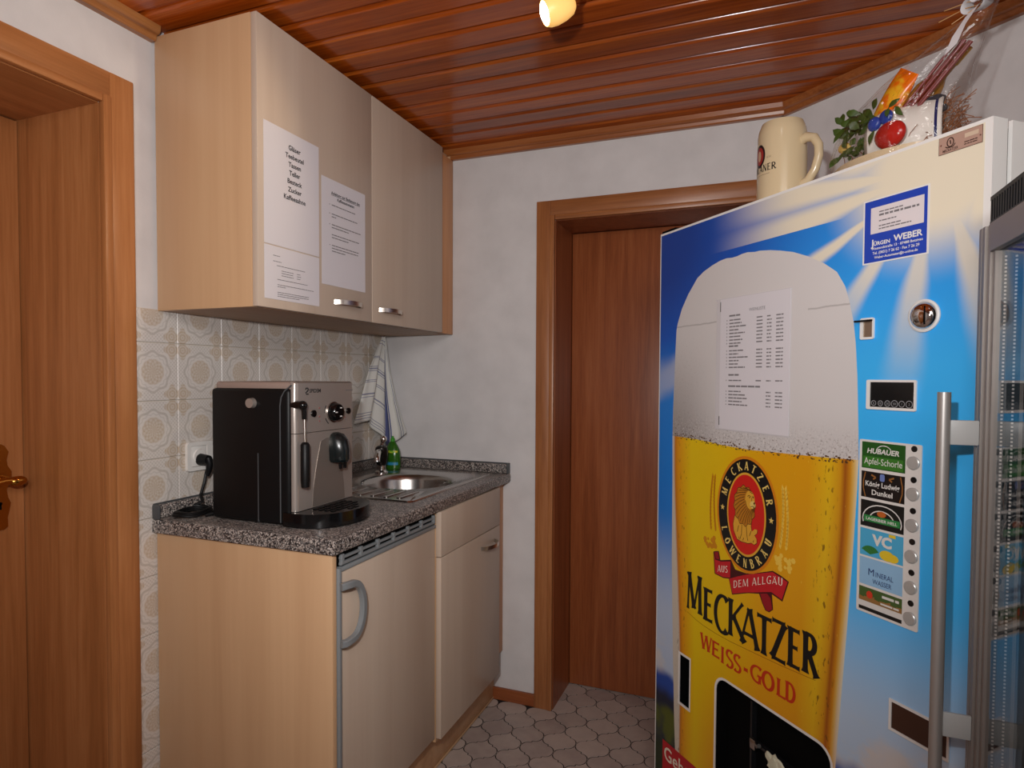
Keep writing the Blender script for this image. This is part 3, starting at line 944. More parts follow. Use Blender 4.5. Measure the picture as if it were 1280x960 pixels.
# ---- end panel, under-counter fridge, base cabinet, plinth
FX = 0.5646
mb = MB(); mb.box(0.012, FX, -1.1034, -1.0874, 0.002, ZW - TW - 0.0005, 0.001)
tag(part('end_panel', mb, MT['maple']), 'tall maple side panel holding up the near end of the worktop', 'panel')
uf = thing('undercounter_fridge', 'cream-fronted under-counter fridge with grey curved handle', 'fridge', (FX, -1.0865, 0), R90)
mb = MB(); mb.box(0.004, 0.486, 0.045, 0.53, 0.15, 0.862); part('fridge_body', mb, MT['greyd'], uf, smooth=False)
for a in (0.05, 0.44):
    for c in (0.12, 0.48):
        mb = MB(); mb.cyl((a, c, 0.001), (a, c, 0.15), 0.015, n=12); part('leg', mb, MT['greyd'], uf)
dj = MB(); dj.box(0.002, 0.012, -0.006, 0.035, 0.166, 0.8255, 0.002); dj.box(0.012, 0.486, -0.004, 0.035, 0.815, 0.8255, 0.002); dj.box(0.012, 0.486, 0.012, 0.035, 0.166, 0.815)
fd = part('fridge_door', dj, MT['greyp'], uf, label='grey framed fridge door')
mb = MB(); mb.box(0.0125, 0.486, 0.0, 0.0115, 0.166, 0.8147, 0.001); part('front_panel', mb, MT['cream'], fd, label='cream front panel')
# curved D handle
mb = MB(); pts = []
for i in range(21):
    t = math.radians(90 - 180 * i / 20)
    pts.append((0.022 + 0.058 * max(0.0, math.cos(t)) ** 0.75, -0.019, 0.717 + 0.067 * math.sin(t)))
pts = [(-0.0, -0.012, 0.784), (0.01, -0.017, 0.785)] + pts + [(0.01, -0.017, 0.649), (0.0, -0.012, 0.65)]
mb.tube(pts, 1, sec=[(0.0085, -0.005), (0.0085, 0.005), (0.006, 0.007), (-0.006, 0.007), (-0.0085, 0.005), (-0.0085, -0.005), (-0.006, -0.007), (0.006, -0.007)], up=(0, 0, 1))
fh = part('handle', mb, MT['greyp'], fd, label='grey curved plastic handle')
for z in (0.784, 0.65):
    mb = MB(); mb.cyl((0.006, -0.0185, z), (0.006, -0.0195, z), 0.004, n=12); part('screw', mb, MT['darkmetal'], fd)
vg = MB()
for z0_, z1_ in ((0.830, 0.8375), (0.8445, 0.8505)): vg.box(0.012, 0.482, -0.004, 0.004, z0_, z1_, 0.001, 1)
for i in range(7):
    xx = 0.014 + i * 0.076; vg.box(xx, xx + 0.01, -0.0048, 0.004, 0.832, 0.856, 0.0008, 1)
part('vent_grille', vg, MT['greyp'], uf, label='grey slotted vent grille')
mb = MB(); mb.box(0.01, 0.484, 0.004, 0.044, 0.829, 0.862); part('vent_shadow_box', mb, MT['blackm'], uf, smooth=False)

bc = thing('base_cabinet', 'cream-fronted sink base cabinet with drawer front and door', 'cabinet', (FX, -0.5975, 0), R90)
BW = 0.4775
mb = MB(); mb.box(0.002, 0.018, 0.0, 0.54, 0.15, 0.8645); part('side_panel', mb, MT['maple'], bc, smooth=False)
mb = MB(); mb.box(BW - 0.016, BW, 0.0, 0.54, 0.15, 0.8645); part('side_panel', mb, MT['maple'], bc, smooth=False)
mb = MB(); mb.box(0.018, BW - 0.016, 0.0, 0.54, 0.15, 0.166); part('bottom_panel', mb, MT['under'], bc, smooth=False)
mb = MB(); mb.box(0.003, BW, -0.002, -0.0, 0.7255, 0.863); mb.box(0.003, BW, -0.018, -0.0005, 0.7255, 0.863, 0.0012); part('drawer_front', mb, MT['cream'], bc)
mb = MB(); mb.box(0.003, BW, -0.018, -0.0005, 0.163, 0.7225, 0.0012); cdoor = part('cabinet_door', mb, MT['cream'], bc)
bow_handle(0.305, 0.43, 0.676, -0.018, cdoor)
mb = MB(); mb.box(BW + 0.0015, 0.5955, 0.016, 0.032, 0.1965, 0.8645, 0.001); part('filler_strip', mb, MT['mapled'], bc, label='narrow maple filler strip at the wall')
mb = MB(); mb.box(0.498, 0.513, -1.0868, -0.002, 0.002, 0.145, 0.001)
pl = tag(part('plinth', mb, MT['mapleY']), 'brown plinth board under the fridge and base cabinet fronts', 'plinth')
mb = MB(); mb.box(0.5132, 0.5165, -1.0868, -0.002, 0.002, 0.010, 0.001); part('sealing_strip', mb, MT['maple'], pl, label='pale strip along the foot')

# ---- coffee machine (front faces the room, +X)
cm = thing('coffee_machine', 'black and silver fully automatic coffee machine with drip tray on worktop', 'coffee machine', (0.413, -1.05, ZW), R90)
CW, CDp, CH = 0.245, 0.268, 0.358
mb = MB(); mb.box(0, 0.035, 0.014, CDp, 0.004, 0.343, 0.010, 3); part('side_panel', mb, MT['black'], cm, label='black left side panel')
mb = MB(); mb.box(CW - 0.02, CW, 0.02, CDp, 0.004, 0.343, 0.01, 3); part('side_panel', mb, MT['black'], cm)
mb = MB(); mb.box(0.02, CW - 0.01, 0.02, CDp - 0.004, 0.004, 0.335, 0.006); part('machine_body', mb, MT['black'], cm)
mb = MB(); mb.box(0.01, CW - 0.002, 0.012, CDp - 0.006, 0.336, 0.36, 0.008, 3); part('lid', mb, MT['coffbrown'], cm, label='taupe lid')
mb = MB(); mb.tube([(0.000, 0.042, 0.01), (0.000, 0.042, 0.30), (0.000, 0.038, 0.322), (0.001, 0.028, 0.338), (0.004, 0.010, 0.352)], 0.0018, 8); part('edge_trim', mb, MT['greyd'], cm)
# front: rounded silver pillar on the left corner and panel
fp_ = MB()
prof = [(0.006, 0.0135), (0.006, 0.012)] + arcp(0.018, 0.012, 0.012, 0.012, 180, 270, 6) + [(CW - 0.004, 0.0), (CW, 0.004), (CW, 0.0135)]
fp_.loft([[Vector((a, c, 0.232)) for a, c in prof], [Vector((a, c, 0.356)) for a, c in prof], [Vector((a, c + 0.006, 0.360)) for a, c in prof]], True, True, True)
up_ = part('control_panel', fp_, MT['silver'], cm, label='silver upper control panel')
lowp = MB()
lowp.loft([[Vector((a, c, 0.038)) for a, c in prof], [Vector((a, c, 0.2305)) for a, c in prof]], True, True, True)
part('lower_panel', lowp, MT['silver'], cm, label='silver lower front panel')
mb = MB()
arch = [(0.068, 0.04)] + [(0.068 + 0.035 * q ** 1.0, 0.04 + 0.165 * q ** 0.62) for q in [i / 8 for i in range(1, 9)]] + [(0.125, 0.212), (0.168, 0.212)] + [(0.205 - 0.035 * q, 0.04 + 0.165 * q ** 0.62) for q in [1 - i / 8 for i in range(0, 9)]]
mb.prism(arch, t=0.001, F=lambda a, t, c: Vector((a, -0.0012 + t, c)))
part('cup_recess', mb, mat('brushed_recess', sr(150, 140, 132), 0.35, 0.6), cm, smooth=False, label='arched cup area')
# knob, buttons
mb = MB(); mb.cyl((0.1556, 0.001, 0.279), (0.1556, -0.004, 0.279), 0.046 * 0.6, n=32); part('dial_ring', mb, MT['steel'], up_)
mb = MB(); mb.lathe([(0.0, 0.018), (0.02, 0.018), (0.0225, 0.015), (0.0255, 0.0)], 32, Matrix.Translation((0.1556, -0.003, 0.279)) @ Matrix.Rotation(PI / 2, 4, 'X')); part('dial', mb, MT['blackg'], up_, label='large black rotary dial')
mb = MB()
for q in range(3):
    t = math.radians(60 + 120 * q)
    mb.box(0.1556 + 0.013 * math.cos(t) - 0.004, 0.1556 + 0.013 * math.cos(t) + 0.004, -0.0218, -0.021, 0.279 + 0.013 * math.sin(t) - 0.0015, 0.279 + 0.013 * math.sin(t) + 0.0015)
part('dial_marks', mb, MT['white'], up_, smooth=False)
mb = MB(); mb.cyl((0.0735, 0.001, 0.279), (0.0735, -0.004, 0.279), 0.009, n=20); part('button', mb, MT['blackg'], up_)
mb = MB(); mb.cyl((0.2215, 0.001, 0.279), (0.2215, -0.004, 0.279), 0.0085, n=20); part('button', mb, MT['blackg'], up_)
for a, c in ((0.098, 0.292), (0.098, 0.27), (0.098, 0.258), (0.207, 0.262)):
    mb = MB(); mb.cyl((a, 0.0005, c), (a, -0.0015, c), 0.0022, n=10); part('indicator', mb, MT['redink'], up_, smooth=False)
mb = MB()
for t0 in (150, 205): mb.tube([(0.1556 + 0.036 * math.cos(math.radians(t0 + q * 5)), -0.0006, 0.279 + 0.036 * math.sin(math.radians(t0 + q * 5))) for q in range(7)], 0.0012, 6)
part('scale_arc', mb, MT['ink'], up_)
mb = MB()
put_text(mb, 'SPIDEM', 0.0585, 0.3325, 0.0095, -0.0006, 'L', width=0.045, bold=0.02)
part('lettering', mb, MT['ink'], up_, smooth=False, fix=False)
mb = MB(); mb.tube([(0.043, -0.0006, 0.341), (0.046, -0.0006, 0.344), (0.052, -0.0006, 0.344), (0.054, -0.0006, 0.340), (0.050, -0.0006, 0.336), (0.044, -0.0006, 0.332), (0.047, -0.0006, 0.329), (0.054, -0.0006, 0.329)], 0.0016, 6)
part('emblem', mb, MT['ink'], up_)
mb = MB(); bars(mb, 0.212, 0.243, 0.335, 0.0022, -0.0006); part('small_print', mb, MT['inkg'], up_, smooth=False, fix=False)
# steam wand
sw = MB(); sw.tube([(0.014, 0.05, 0.303), (0.014, -0.012, 0.303)], 0.010, 14); sw.sphere((0.016, -0.014, 0.302), 0.012, 16)
st = part('steam_wand', sw, MT['blackg'], cm, label='black steam wand')
mb = MB(); mb.cyl((0.018, -0.016, 0.295), (0.018, -0.017, 0.268), 0.007, 0.006, 14); part('wand_joint', mb, MT['blackg'], st)
mb = MB(); mb.cyl((0.018, -0.017, 0.27), (0.018, -0.019, 0.2), 0.0028, n=10); part('wand_tube', mb, MT['steel'], st, label='thin steel tube')
mb = MB(); mb.lathe([(0.0, 0.115), (0.008, 0.112), (0.0115, 0.207 - 0.1), (0.0115, 0.02), (0.010, 0.002), (0.0, 0.0)], 18, Matrix.Translation((0.018, -0.019, 0.098))); part('wand_grip', mb, MT['black'], st)
# spout head
mb = MB(); rg = []
for z, w, d in ((0.224, 0.010, 0.010), (0.219, 0.021, 0.024), (0.205, 0.028, 0.036), (0.18, 0.029, 0.042), (0.152, 0.027, 0.042), (0.145, 0.022, 0.036)):
    rg.append([Vector((0.1645 + w * math.cos(t), -d * max(0.0, math.sin(t)) - 0.0005, z)) for t in [PI * i / 16 for i in range(17)]])
mb.loft(rg, True, True, True)
sp = part('coffee_spout', mb, mat('dark_bottle_green_plastic', sr(20, 26, 27), 0.25), cm, label='dark coffee spout')
mb = MB()
for a in (0.155, 0.174): mb.cyl((a, -0.024, 0.143), (a, -0.024, 0.128), 0.006, 0.0045, 12)
part('nozzle', mb, MT['blackg'], sp)
# drip tray with rounded front
tr_ = [(-0.006, 0.03)] + [(-0.006 + 0.0, 0.0)] + [(0.115 - 0.121 * math.cos(t), -0.112 * math.sin(t) ** 0.8) for t in [math.radians(6 + 168 * i / 24) for i in range(25)]] + [(0.245, 0.0), (0.245, 0.03)]
mb = MB(); mb.prism(tr_, t=0.034, F=lambda a, t, c: Vector((a, c, 0.037 - t)))
bmesh.ops.recalc_face_normals(mb.b, faces=mb.b.faces)
dt = part('drip_tray', mb, MT['blackg'], cm, angle=30, label='rounded black drip tray')
mb = MB()
for j in range(5):
    for i in range(6):
        a, c = 0.06 + i * 0.023, -0.018 - j * 0.018
        if (a - 0.115) ** 2 / 0.1 ** 2 + c ** 2 / 0.1 ** 2 < 0.85: mb.box(a - 0.008, a + 0.008, c - 0.005, c + 0.005, 0.0372, 0.0388, 0.0006, 1)
part('tray_grid', mb, MT['black'], dt)
mb = MB(); mb.lathe([(0.0, 0.006), (0.011, 0.006), (0.0125, 0.004), (0.0125, -0.002)], 24, Matrix.Translation((-0.001, 0.1286, 0.306)) @ Matrix.Rotation(PI / 2, 4, 'X') @ Matrix.Rotation(0, 4, 'Z'))
kb = MB(); kb.cyl((0.002, 0.1286, 0.306), (-0.012, 0.1286, 0.306), 0.0135, 0.012, 24); part('side_knob', kb, MT['silver'], cm, label='round silver knob on the side')
mb.b.free()
mb = MB(); mb.box(-0.001, 0.002, 0.1105, 0.113, 0.006, 0.18); part('seam', mb, MT['greyd'], cm, smooth=False)
# power cord and plug
pts = []
for i in range(60):
    t = i / 59
    a = t * 2 * PI * 2.4
    rr = 0.052 - 0.006 * t
    pts.append((0.075 + rr * math.cos(a) * 0.8, -1.045 + rr * math.sin(a) * 1.0, ZW + 0.0055 + 0.014 * t + 0.002 * math.sin(3 * a)))
tail = [Vector(pts[-1]), Vector((0.06, -1.0, ZW + 0.03)), Vector((0.045, -0.992, 0.945)), Vector((0.042, -0.977, 0.975)), Vector((0.042, -0.968, 1.01))]
sm_ = []
for i in range(len(tail) - 1):
    for q in range(5): sm_.append(tail[i].lerp(tail[i + 1], q / 5))
lead = [(0.145 + 0.01, -1.02, ZW + 0.03), (0.14, -1.0, ZW + 0.012)]
mb = MB(); mb.tube([Vector(p) for p in lead] + [Vector(p) for p in pts] + sm_[1:] + [tail[-1]], 0.0042, 8)
toloc = cm.matrix_basis.inverted()
cm_inv = (Matrix.Translation(cm.location) @ Matrix.Rotation(R90, 4, 'Z')).inverted()
bmesh.ops.transform(mb.b, matrix=cm_inv, verts=mb.b.verts)
cord = part('power_cord', mb, MT['black'], cm)
mb = MB(); mb.cyl((0.019, -0.968, 1.039), (0.05, -0.968, 1.039), 0.0165, 0.013, 20); mb.tube([(0.048, -0.968, 1.045), (0.052, -0.966, 1.03), (0.048, -0.966, 1.008), (0.044, -0.968, 0.995)], [0.010, 0.0105, 0.008, 0.006], 12)
bmesh.ops.transform(mb.b, matrix=cm_inv, verts=mb.b.verts)
part('plug', mb, MT['black'], cord, label='black plug')
# wall socket
ws = thing('wall_socket', 'white double wall socket on the tiles behind the coffee machine', 'socket', (0.0085, -1.0095, 1.0085), R90)
mb = MB(); mb.prism(rrect(0, 0.152, 0, 0.08, 0.008), [rrect(0.012, 0.068, 0.011, 0.069, 0.004), rrect(0.084, 0.14, 0.011, 0.069, 0.004)], 0.009, F=lambda a, t, c: Vector((a, -0.009 + t, c))); part('frame', mb, MT['whitep'], ws, smooth=False)
for a in (0.012, 0.084):
    mb = MB(); mb.box(a + 0.0005, a + 0.0555, -0.0075, 0, 0.0115, 0.0685, 0.002); part('insert', mb, MT['whitep'], ws)
    mb = MB(); mb.lathe([(0.0, 0.004), (0.019, 0.004), (0.0205, 0.0002)], 24, Matrix.Translation((a + 0.028, -0.0076, 0.04)) @ Matrix.Rotation(-PI / 2, 4, 'X') @ Matrix.Scale(-1, 4, (0, 0, 1))); part('socket_well', mb, MT['whitep'], ws)

# ================================================================== CEILING SPOTLIGHT
sl = thing('ceiling_spotlight', 'small ceiling spotlight with lit bulb and amber shade', 'lamp', (1.09, -0.93, ZC))
mb = MB(); mb.box(-0.012, 0.3, -0.02, 0.006, -0.022, -0.0005, 0.003, M=Matrix.Rotation(math.radians(-38), 4, 'Z')); part('rail', mb, MT['darkmetal'], sl, label='dark mounting rail')
mb = MB(); mb.tube([(0.0, -0.003, -0.02), (0.004, -0.01, -0.06), (-0.008, -0.034, -0.088)], 0.006, 10); part('arm', mb, MT['darkmetal'], sl)
ax = Vector((-0.80, -0.46, -0.38)).normalized()
hp = Vector((-0.026, -0.042, -0.102))
Mh = Matrix.Translation(hp) @ ax.to_track_quat('Z', 'Y').to_matrix().to_4x4()
m = mat('amber_shade', sr(236, 190, 120), 0.3); m.node_tree.nodes['Principled BSDF'].inputs['Emission Color'].default_value = rgba(sr(255, 190, 96)); m.node_tree.nodes['Principled BSDF'].inputs['Emission Strength'].default_value = 0.55
mb = MB(); mb.lathe([(0.0, -0.03), (0.012, -0.029), (0.02, -0.022), (0.0265, -0.005), (0.030, 0.015), (0.0295, 0.03), (0.026, 0.04), (0.0245, 0.04), (0.027, 0.03), (0.027, 0.015)], 32, Mh); part('lamp_shade', mb, m, sl, label='glowing amber shade')
m = mat('lit_bulb', (1, 1, 1), 0.4); m.node_tree.nodes['Principled BSDF'].inputs['Emission Color'].default_value = rgba((1, 0.93, 0.8)); m.node_tree.nodes['Principled BSDF'].inputs['Emission Strength'].default_value = 14
mb = MB(); mb.lathe([(0.0245, 0.034), (0.020, 0.042), (0.012, 0.0455), (0.0, 0.0465)], 28, Mh); part('bulb', mb, m, sl, label='bright lit bulb')
wl = Vector((1.09, -0.93, ZC)) + hp + ax * 0.06
light('spotlight_beam', 'SPOT', wl, 5.0, (1.0, 0.78, 0.52), wl + ax, spot_size=math.radians(80), spot_blend=0.6, shadow_soft_size=0.02)

# ================================================================== DRINKS VENDING MACHINE
VA = (1.1907, -0.351)
VANG = math.atan2(-0.7419, 0.6705)
VW, VH, VD = 0.9304, 1.70, 0.475
vm = thing('vending_machine', 'tall drinks vending machine with blue sky and beer glass front', 'vending machine', (VA[0], VA[1], 0), VANG)
hole_d = rrect(0.279, 0.6435, 0.15, 0.489, 0.035)
hole_s = rect(0.1215, 0.1655, 0.3425, 0.4815)
# printed sky: rays from a sun at the upper right, landscape at the foot
m = mat('printed_sky', (0.1, 0.4, 0.8), 0.32); nt, b = tree(m)
x, yq, z = xyz(nt)
dx = x - 0.838; dz = z - 1.645
rr = (dx * dx + dz * dz).sqrt()
ang = dz.atan2(dx) * (180 / PI)                      # -180..180
deep = x.ss(0.75, 0.0) * 0.55 + z.ss(1.2, 1.65) * 0.45
sky = ramp(nt, deep, [(0.05, sr(58, 184, 255)), (0.22, sr(44, 166, 248)), (0.5, sr(30, 132, 222)), (0.72, sr(12, 84, 186)), (0.95, sr(6, 62, 152))])
wob = noise(nt, objco(nt), 5, 2) - 0.5
ray = None
for a0, w0, s0 in ((-155.5, 4.6, 1.0), (-127.5, 7.5, 0.95), (-99.5, 9.0, 0.85), (-70.5, 10.5, 0.9)):
    e = (ang - a0 + wob * 5.0).abs().ss(w0, w0 * 0.25) * s0 * (rr.ss(1.15, 0.12) * 0.75 + 0.25 if a0 == -155.5 else rr.ss(0.46, 0.16))
    ray = e if ray is None else ray.max(e)
top = (ang.abs() - 174.0).abs().ss(10.0, 2.0) * rr.ss(0.62, 0.3) * z.gt(1.6)
ray = ray.max(top)
glow = (dx * dx * 0.9 + dz * dz * 1.3).sqrt().ss(0.24, 0.09)
glow = glow.max(x.ss(0.84, 0.91) * z.ss(1.44, 1.56)).max(z.ss(1.63, 1.7) * x.ss(0.5, 0.68))
f = ray.max(glow)
c = mixc(nt, f, sky, sr(232, 222, 198))
haze = z.ss(0.90, 0.55) * 0.8
c = mixc(nt, haze, c, sr(204, 214, 226))
hz = z + (noise(nt, objco(nt), 6, 3) - 0.5) * 0.08 - x * 0.13
cn = noise(nt, objco(nt, (1, 1, 1.6)), 7, 4)
cloud = cn.ss(0.44, 0.6) * hz.ss(0.52, 0.45) * 0.85
c = mixc(nt, cloud, c, sr(214, 206, 200))
c = mixc(nt, hz.ss(0.41, 0.375), c, sr(40, 76, 160))
c = mixc(nt, hz.ss(0.36, 0.31), c, sr(30, 38, 58))
gr = noise(nt, objco(nt), 9, 3)
c = mixc(nt, hz.ss(0.30, 0.27) * gr.ss(0.4, 0.6), c, sr(84, 92, 28))
c = mixc(nt, hz.ss(0.20, 0.16), c, sr(34, 48, 26))
nt.links.new(c, b.inputs['Base Color'])
mb = MB(); mb.prism(rect(0, VW, 0.06, VH), [hole_d, hole_s], 0.0355)
front = part('front_door', mb, MT['white'], vm, smooth=False, label='white door with printed front')
decal('sky_print', rect(0.005, VW - 0.012, 0.065, VH - 0.006), m, front, -0.0004, [hole_d, hole_s], 'sky and sunray print')
mb = MB(); mb.box(0.012, VW - 0.006, 0.0375, 0.046, 0.08, VH - 0.012); part('door_seal', mb, MT['greyd'], vm, smooth=False)
mb = MB(); mb.prism(rect(0.0, VW, 0.05, VH), t=VD - 0.0475, F=lambda a, t, cc: Vector((a, 0.0475 + t, cc)))
for f_ in [f_ for f_ in mb.b.faces if abs(f_.normal.y) > 0.9 and all(v_.co.y < 0.05 for v_ in f_.verts)]: pass
part('cabinet_body', mb, MT['white'], vm, smooth=False)
for a in (0.06, 0.87):
    for c_ in (0.08, VD - 0.07):
        mb = MB(); mb.cyl((a, c_, 0.0), (a, c_, 0.052), 0.025, n=16); part('foot', mb, MT['greyd'], vm)
mb = MB(); mb.box(0.004, 0.07, 0.002, 0.05, VH + 0.0003, VH + 0.0075, 0.001, 1); part('hinge', mb, MT['blackm'], vm, smooth=False, label='black hinge on top corner')
# dispensing bay and bottle slot
mb = MB(); mb.prism(hole_d, t=0.034, F=lambda a, t, cc: Vector((a, 0.001 + t, cc))); mb.b.faces.ensure_lookup_table()
bay = MB(); n_ = len(hole_d)
hd_i = rrect(0.2797, 0.6428, 0.1507, 0.4883, 0.0345)
bay.loft([[Vector((a, 0.0, c_)) for a, c_ in hd_i], [Vector((a, 0.034, c_)) for a, c_ in hd_i]], True, False, True)
mb.b.free()
part('dispensing_bay', bay, MT['blackm'], vm, smooth=False, label='black dispensing bay')
mb = MB(); mb.box(0.385, 0.391, 0.018, 0.033, 0.22, 0.47); mb.box(0.385, 0.64, 0.02, 0.033, 0.365, 0.372); part('bay_flap', mb, mat('smoked_flap', sr(26, 26, 28), 0.25), vm, smooth=False)
mb = MB(); mb.box(0.393, 0.412, 0.008, 0.02, 0.358, 0.384, 0.003); mb.cyl((0.415, 0.014, 0.37), (0.425, 0.01, 0.378), 0.005, n=10); part('latch', mb, MT['steel'], vm)
hs_i = rect(0.1221, 0.1649, 0.3431, 0.4809)
mb = MB(); mb.loft([[Vector((a, 0.0, c_)) for a, c_ in hs_i], [Vector((a, 0.03, c_)) for a, c_ in hs_i]], True, False, True); part('bottle_opener_slot', mb, MT['blackm'], vm, smooth=False)


def ring(outer, inner, name, m_, y=-0.0013, label=None, parent=None):
    return decal(name, outer, m_, parent or vm, y, [inner], label)


ring(rrect(0.2725, 0.650, 0.1435, 0.4955, 0.041), hole_d, 'bay_rim', MT['white'])
ring(rect(0.1145, 0.1715, 0.3355, 0.4885), hole_s, 'slot_rim', MT['white'])
# crumpled paper in the bay
mb = MB(); mb.sphere((0, 0, 0), 0.027, 14, (1.3, 0.2, 0.9))
for v_ in mb.b.verts: v_.co *= 1 + 0.35 * (math.sin(v_.co.x * 190) * math.cos(v_.co.z * 230) + 0.3 * math.sin(v_.co.y * 300))
pr_ = part('crumpled_paper', mb, flat('cream_paper', (206, 204, 178), 0.7), loc=Vector((VA[0], VA[1], 0)) + Vector((0.6705, -0.7419, 0)) * 0.478 + Vector((0.7419, 0.6705, 0)) * 0.0085 + Vector((0, 0, 0.36)), smooth=False)
pr_.rotation_euler = (0, 0.5, VANG)
tag(pr_, 'small cream crumpled paper lying in the black dispensing bay', 'paper')

# --- beer glass print
foam = [(0.0783, 1.2782), (0.0825, 1.36), (0.0856, 1.41), (0.0905, 1.428), (0.1089, 1.4675), (0.1367, 1.5054), (0.1772, 1.5459), (0.205, 1.560), (0.2375, 1.5702), (0.27, 1.5775), (0.2943, 1.5796), (0.315, 1.5775), (0.3329, 1.578), (0.35, 1.5805), (0.3697, 1.5813), (0.395, 1.5775), (0.412, 1.5775), (0.4458, 1.5725), (0.4781, 1.5655), (0.5153, 1.5555), (0.5567, 1.539), (0.6015, 1.5158), (0.6335, 1.4934), (0.6545, 1.4607), (0.6652, 1.4299), (0.676, 1.387), (0.6819, 1.3449), (0.6874, 1.2782), (0.6925, 1.17), (0.6949, 1.1102)]
line = [(0.6845, 1.1102), (0.6218, 1.1063), (0.553, 1.1037), (0.4772, 1.1009), (0.3933, 1.0977), (0.2999, 1.0989), (0.1953, 1.1044), (0.075, 1.1044)]
foam_poly = foam + [(0.6949, 1.1105)] + line[:-1] + [(0.0725, 1.1044), (0.0737, 1.18)]
foam_poly = [p for i, p in enumerate(foam_poly) if p != foam_poly[i - 1]]
m = mat('printed_foam', (0.7, 0.7, 0.7), 0.35); nt, b = tree(m)
x, yq, z = xyz(nt)
sp1 = noise(nt, objco(nt), 190, 3, 0.7)
sh = x.ss(0.33, 0.08) * z.ss(1.43, 1.15) * 0.62 + z.ss(1.22, 1.1) * 0.18
c = mixc(nt, sh, sr(212, 208, 206), sr(140, 132, 128))
c = mixc(nt, sp1.ss(0.56, 0.66) * (z.ss(1.19, 1.105) * 0.75 + x.ss(0.3, 0.1) * z.ss(1.42, 1.3) * 0.18), c, sr(96, 70, 52))
c = mixc(nt, sp1.ss(0.42, 0.34) * z.ss(1.2, 1.11) * 0.6, c, sr(240, 236, 230))
crease = ((z - 1.4165 - x * 0.012 + (noise(nt, objco(nt), 30, 2) - 0.5) * 0.006).abs().ss(0.0028, 0.0008)) * (x.lt(0.26).max(x.gt(0.56))) * 0.45
c = mixc(nt, crease, c, sr(130, 124, 122))
nt.links.new(c, b.inputs['Base Color'])
decal('foam_print', foam_poly, m, front, -0.0008, label='white beer foam print')
beer_poly = [(0.0725, 1.1044)] + list(reversed(line[:-1])) + [(0.6949, 1.1105), (0.6925, 1.05), (0.6852, 0.907), (0.6742, 0.739), (0.6567, 0.496), (0.645, 0.30), (0.63, 0.08), (0.1115, 0.08), (0.0976, 0.2763), (0.086, 0.5), (0.0762, 0.7407), (0.0747, 0.9987)]
m = mat('printed_beer', (0.8, 0.55, 0.02), 0.35); nt, b = tree(m)
x, yq, z = xyz(nt)
xr = x + (z - 1.1).ss(0.0, -0.75) * ((x - 0.38) * 0.16)              # follow the taper of the glass
nz = noise(nt, objco(nt), 7, 3); n2 = noise(nt, objco(nt, (1, 1, 0.35)), 120, 2, 0.6)
c = ramp(nt, xr, [(0.078, sr(206, 196, 180)), (0.0855, sr(196, 116, 20)), (0.10, sr(226, 150, 10)), (0.16, sr(232, 196, 8)), (0.30, sr(228, 186, 8)), (0.44, sr(226, 162, 12)), (0.57, sr(222, 156, 14)), (0.625, sr(226, 182, 24)), (0.652, sr(212, 150, 20)), (0.664, sr(160, 84, 16)), (0.676, sr(206, 138, 22)), (0.684, sr(222, 180, 90)), (0.695, sr(226, 216, 190))])
c = mixc(nt, z.ss(0.62, 0.2) * 0.55 * x.ss(0.15, 0.3), c, sr(220, 112, 16))
drop = n2.ss(0.60, 0.68) * ((x - 0.615).abs().ss(0.04, 0.012) + (x - 0.125).abs().ss(0.035, 0.01) * 0.7)
c = mixc(nt, drop * 0.8, c, sr(112, 72, 10))
c = mixc(nt, n2.ss(0.3, 0.24) * x.ss(0.4, 0.6) * 0.5, c, sr(246, 214, 90))
nt.links.new(c, b.inputs['Base Color'])
decal('beer_print', beer_poly, m, front, -0.0008, [hole_d, hole_s], 'yellow beer print')
mb = MB()
for i in range(260):
    q = random.random(); xx = 0.085 + q * 0.60; zz = 1.104 + random.uniform(-0.004, 0.012) - 0.007 * math.sin(PI * q)
    r_ = random.uniform(0.001, 0.0035)
    mb.geo([(xx + r_ * math.cos(t * PI / 3), -0.0010, zz + 0.6 * r_ * math.sin(t * PI / 3)) for t in range(6)], [tuple(range(6))])
o = part('foam_bubbles', mb, flat('bubble_brown', (96, 66, 40)), front, smooth=False, fix=False); o['kind'] = 'stuff'

# --- big lettering
BK = flat('print_black', (18, 18, 20))
mb = MB()
for ch, a, c_, z0_, z1_ in (('M', 0.149, 0.2155, 0.6262, 0.7302), ('E', 0.2235, 0.2615, 0.6195, 0.708), ('C', 0.2655, 0.3215, 0.6085, 0.7105), ('K', 0.3185, 0.3835, 0.6165, 0.7115), ('A', 0.366, 0.4295, 0.6145, 0.7075), ('T', 0.422, 0.4725, 0.6145, 0.7085), ('Z', 0.4695, 0.5165, 0.6165, 0.7145), ('E', 0.5205, 0.5575, 0.6215, 0.7125), ('R', 0.5645, 0.6035, 0.6265, 0.7175)):
    glyph(mb, ch, a, c_, z0_, z1_, 0.0165, -0.0013)
part('lettering', mb, BK, front, smooth=False, fix=False, label='black brand lettering')
RD = flat('print_red', (196, 52, 22))
mb = MB()
for ch, a, c_, z0_, z1_ in (('W', 0.214, 0.258, 0.5385, 0.580), ('E', 0.2585, 0.2915, 0.537, 0.577), ('I', 0.291, 0.313, 0.532, 0.575), ('S', 0.313, 0.345, 0.531, 0.577), ('S', 0.342, 0.373, 0.532, 0.577), ('-', 0.378, 0.398, 0.534, 0.576), ('G', 0.402, 0.443, 0.537, 0.578), ('O', 0.443, 0.482, 0.536, 0.579), ('L', 0.489, 0.517, 0.538, 0.579), ('D', 0.515, 0.546, 0.539, 0.584)):
    glyph(mb, ch, a, c_, z0_, z1_, 0.0100, -0.0013)
part('lettering', mb, RD, front, smooth=False, fix=False, label='red lettering under the brand name')
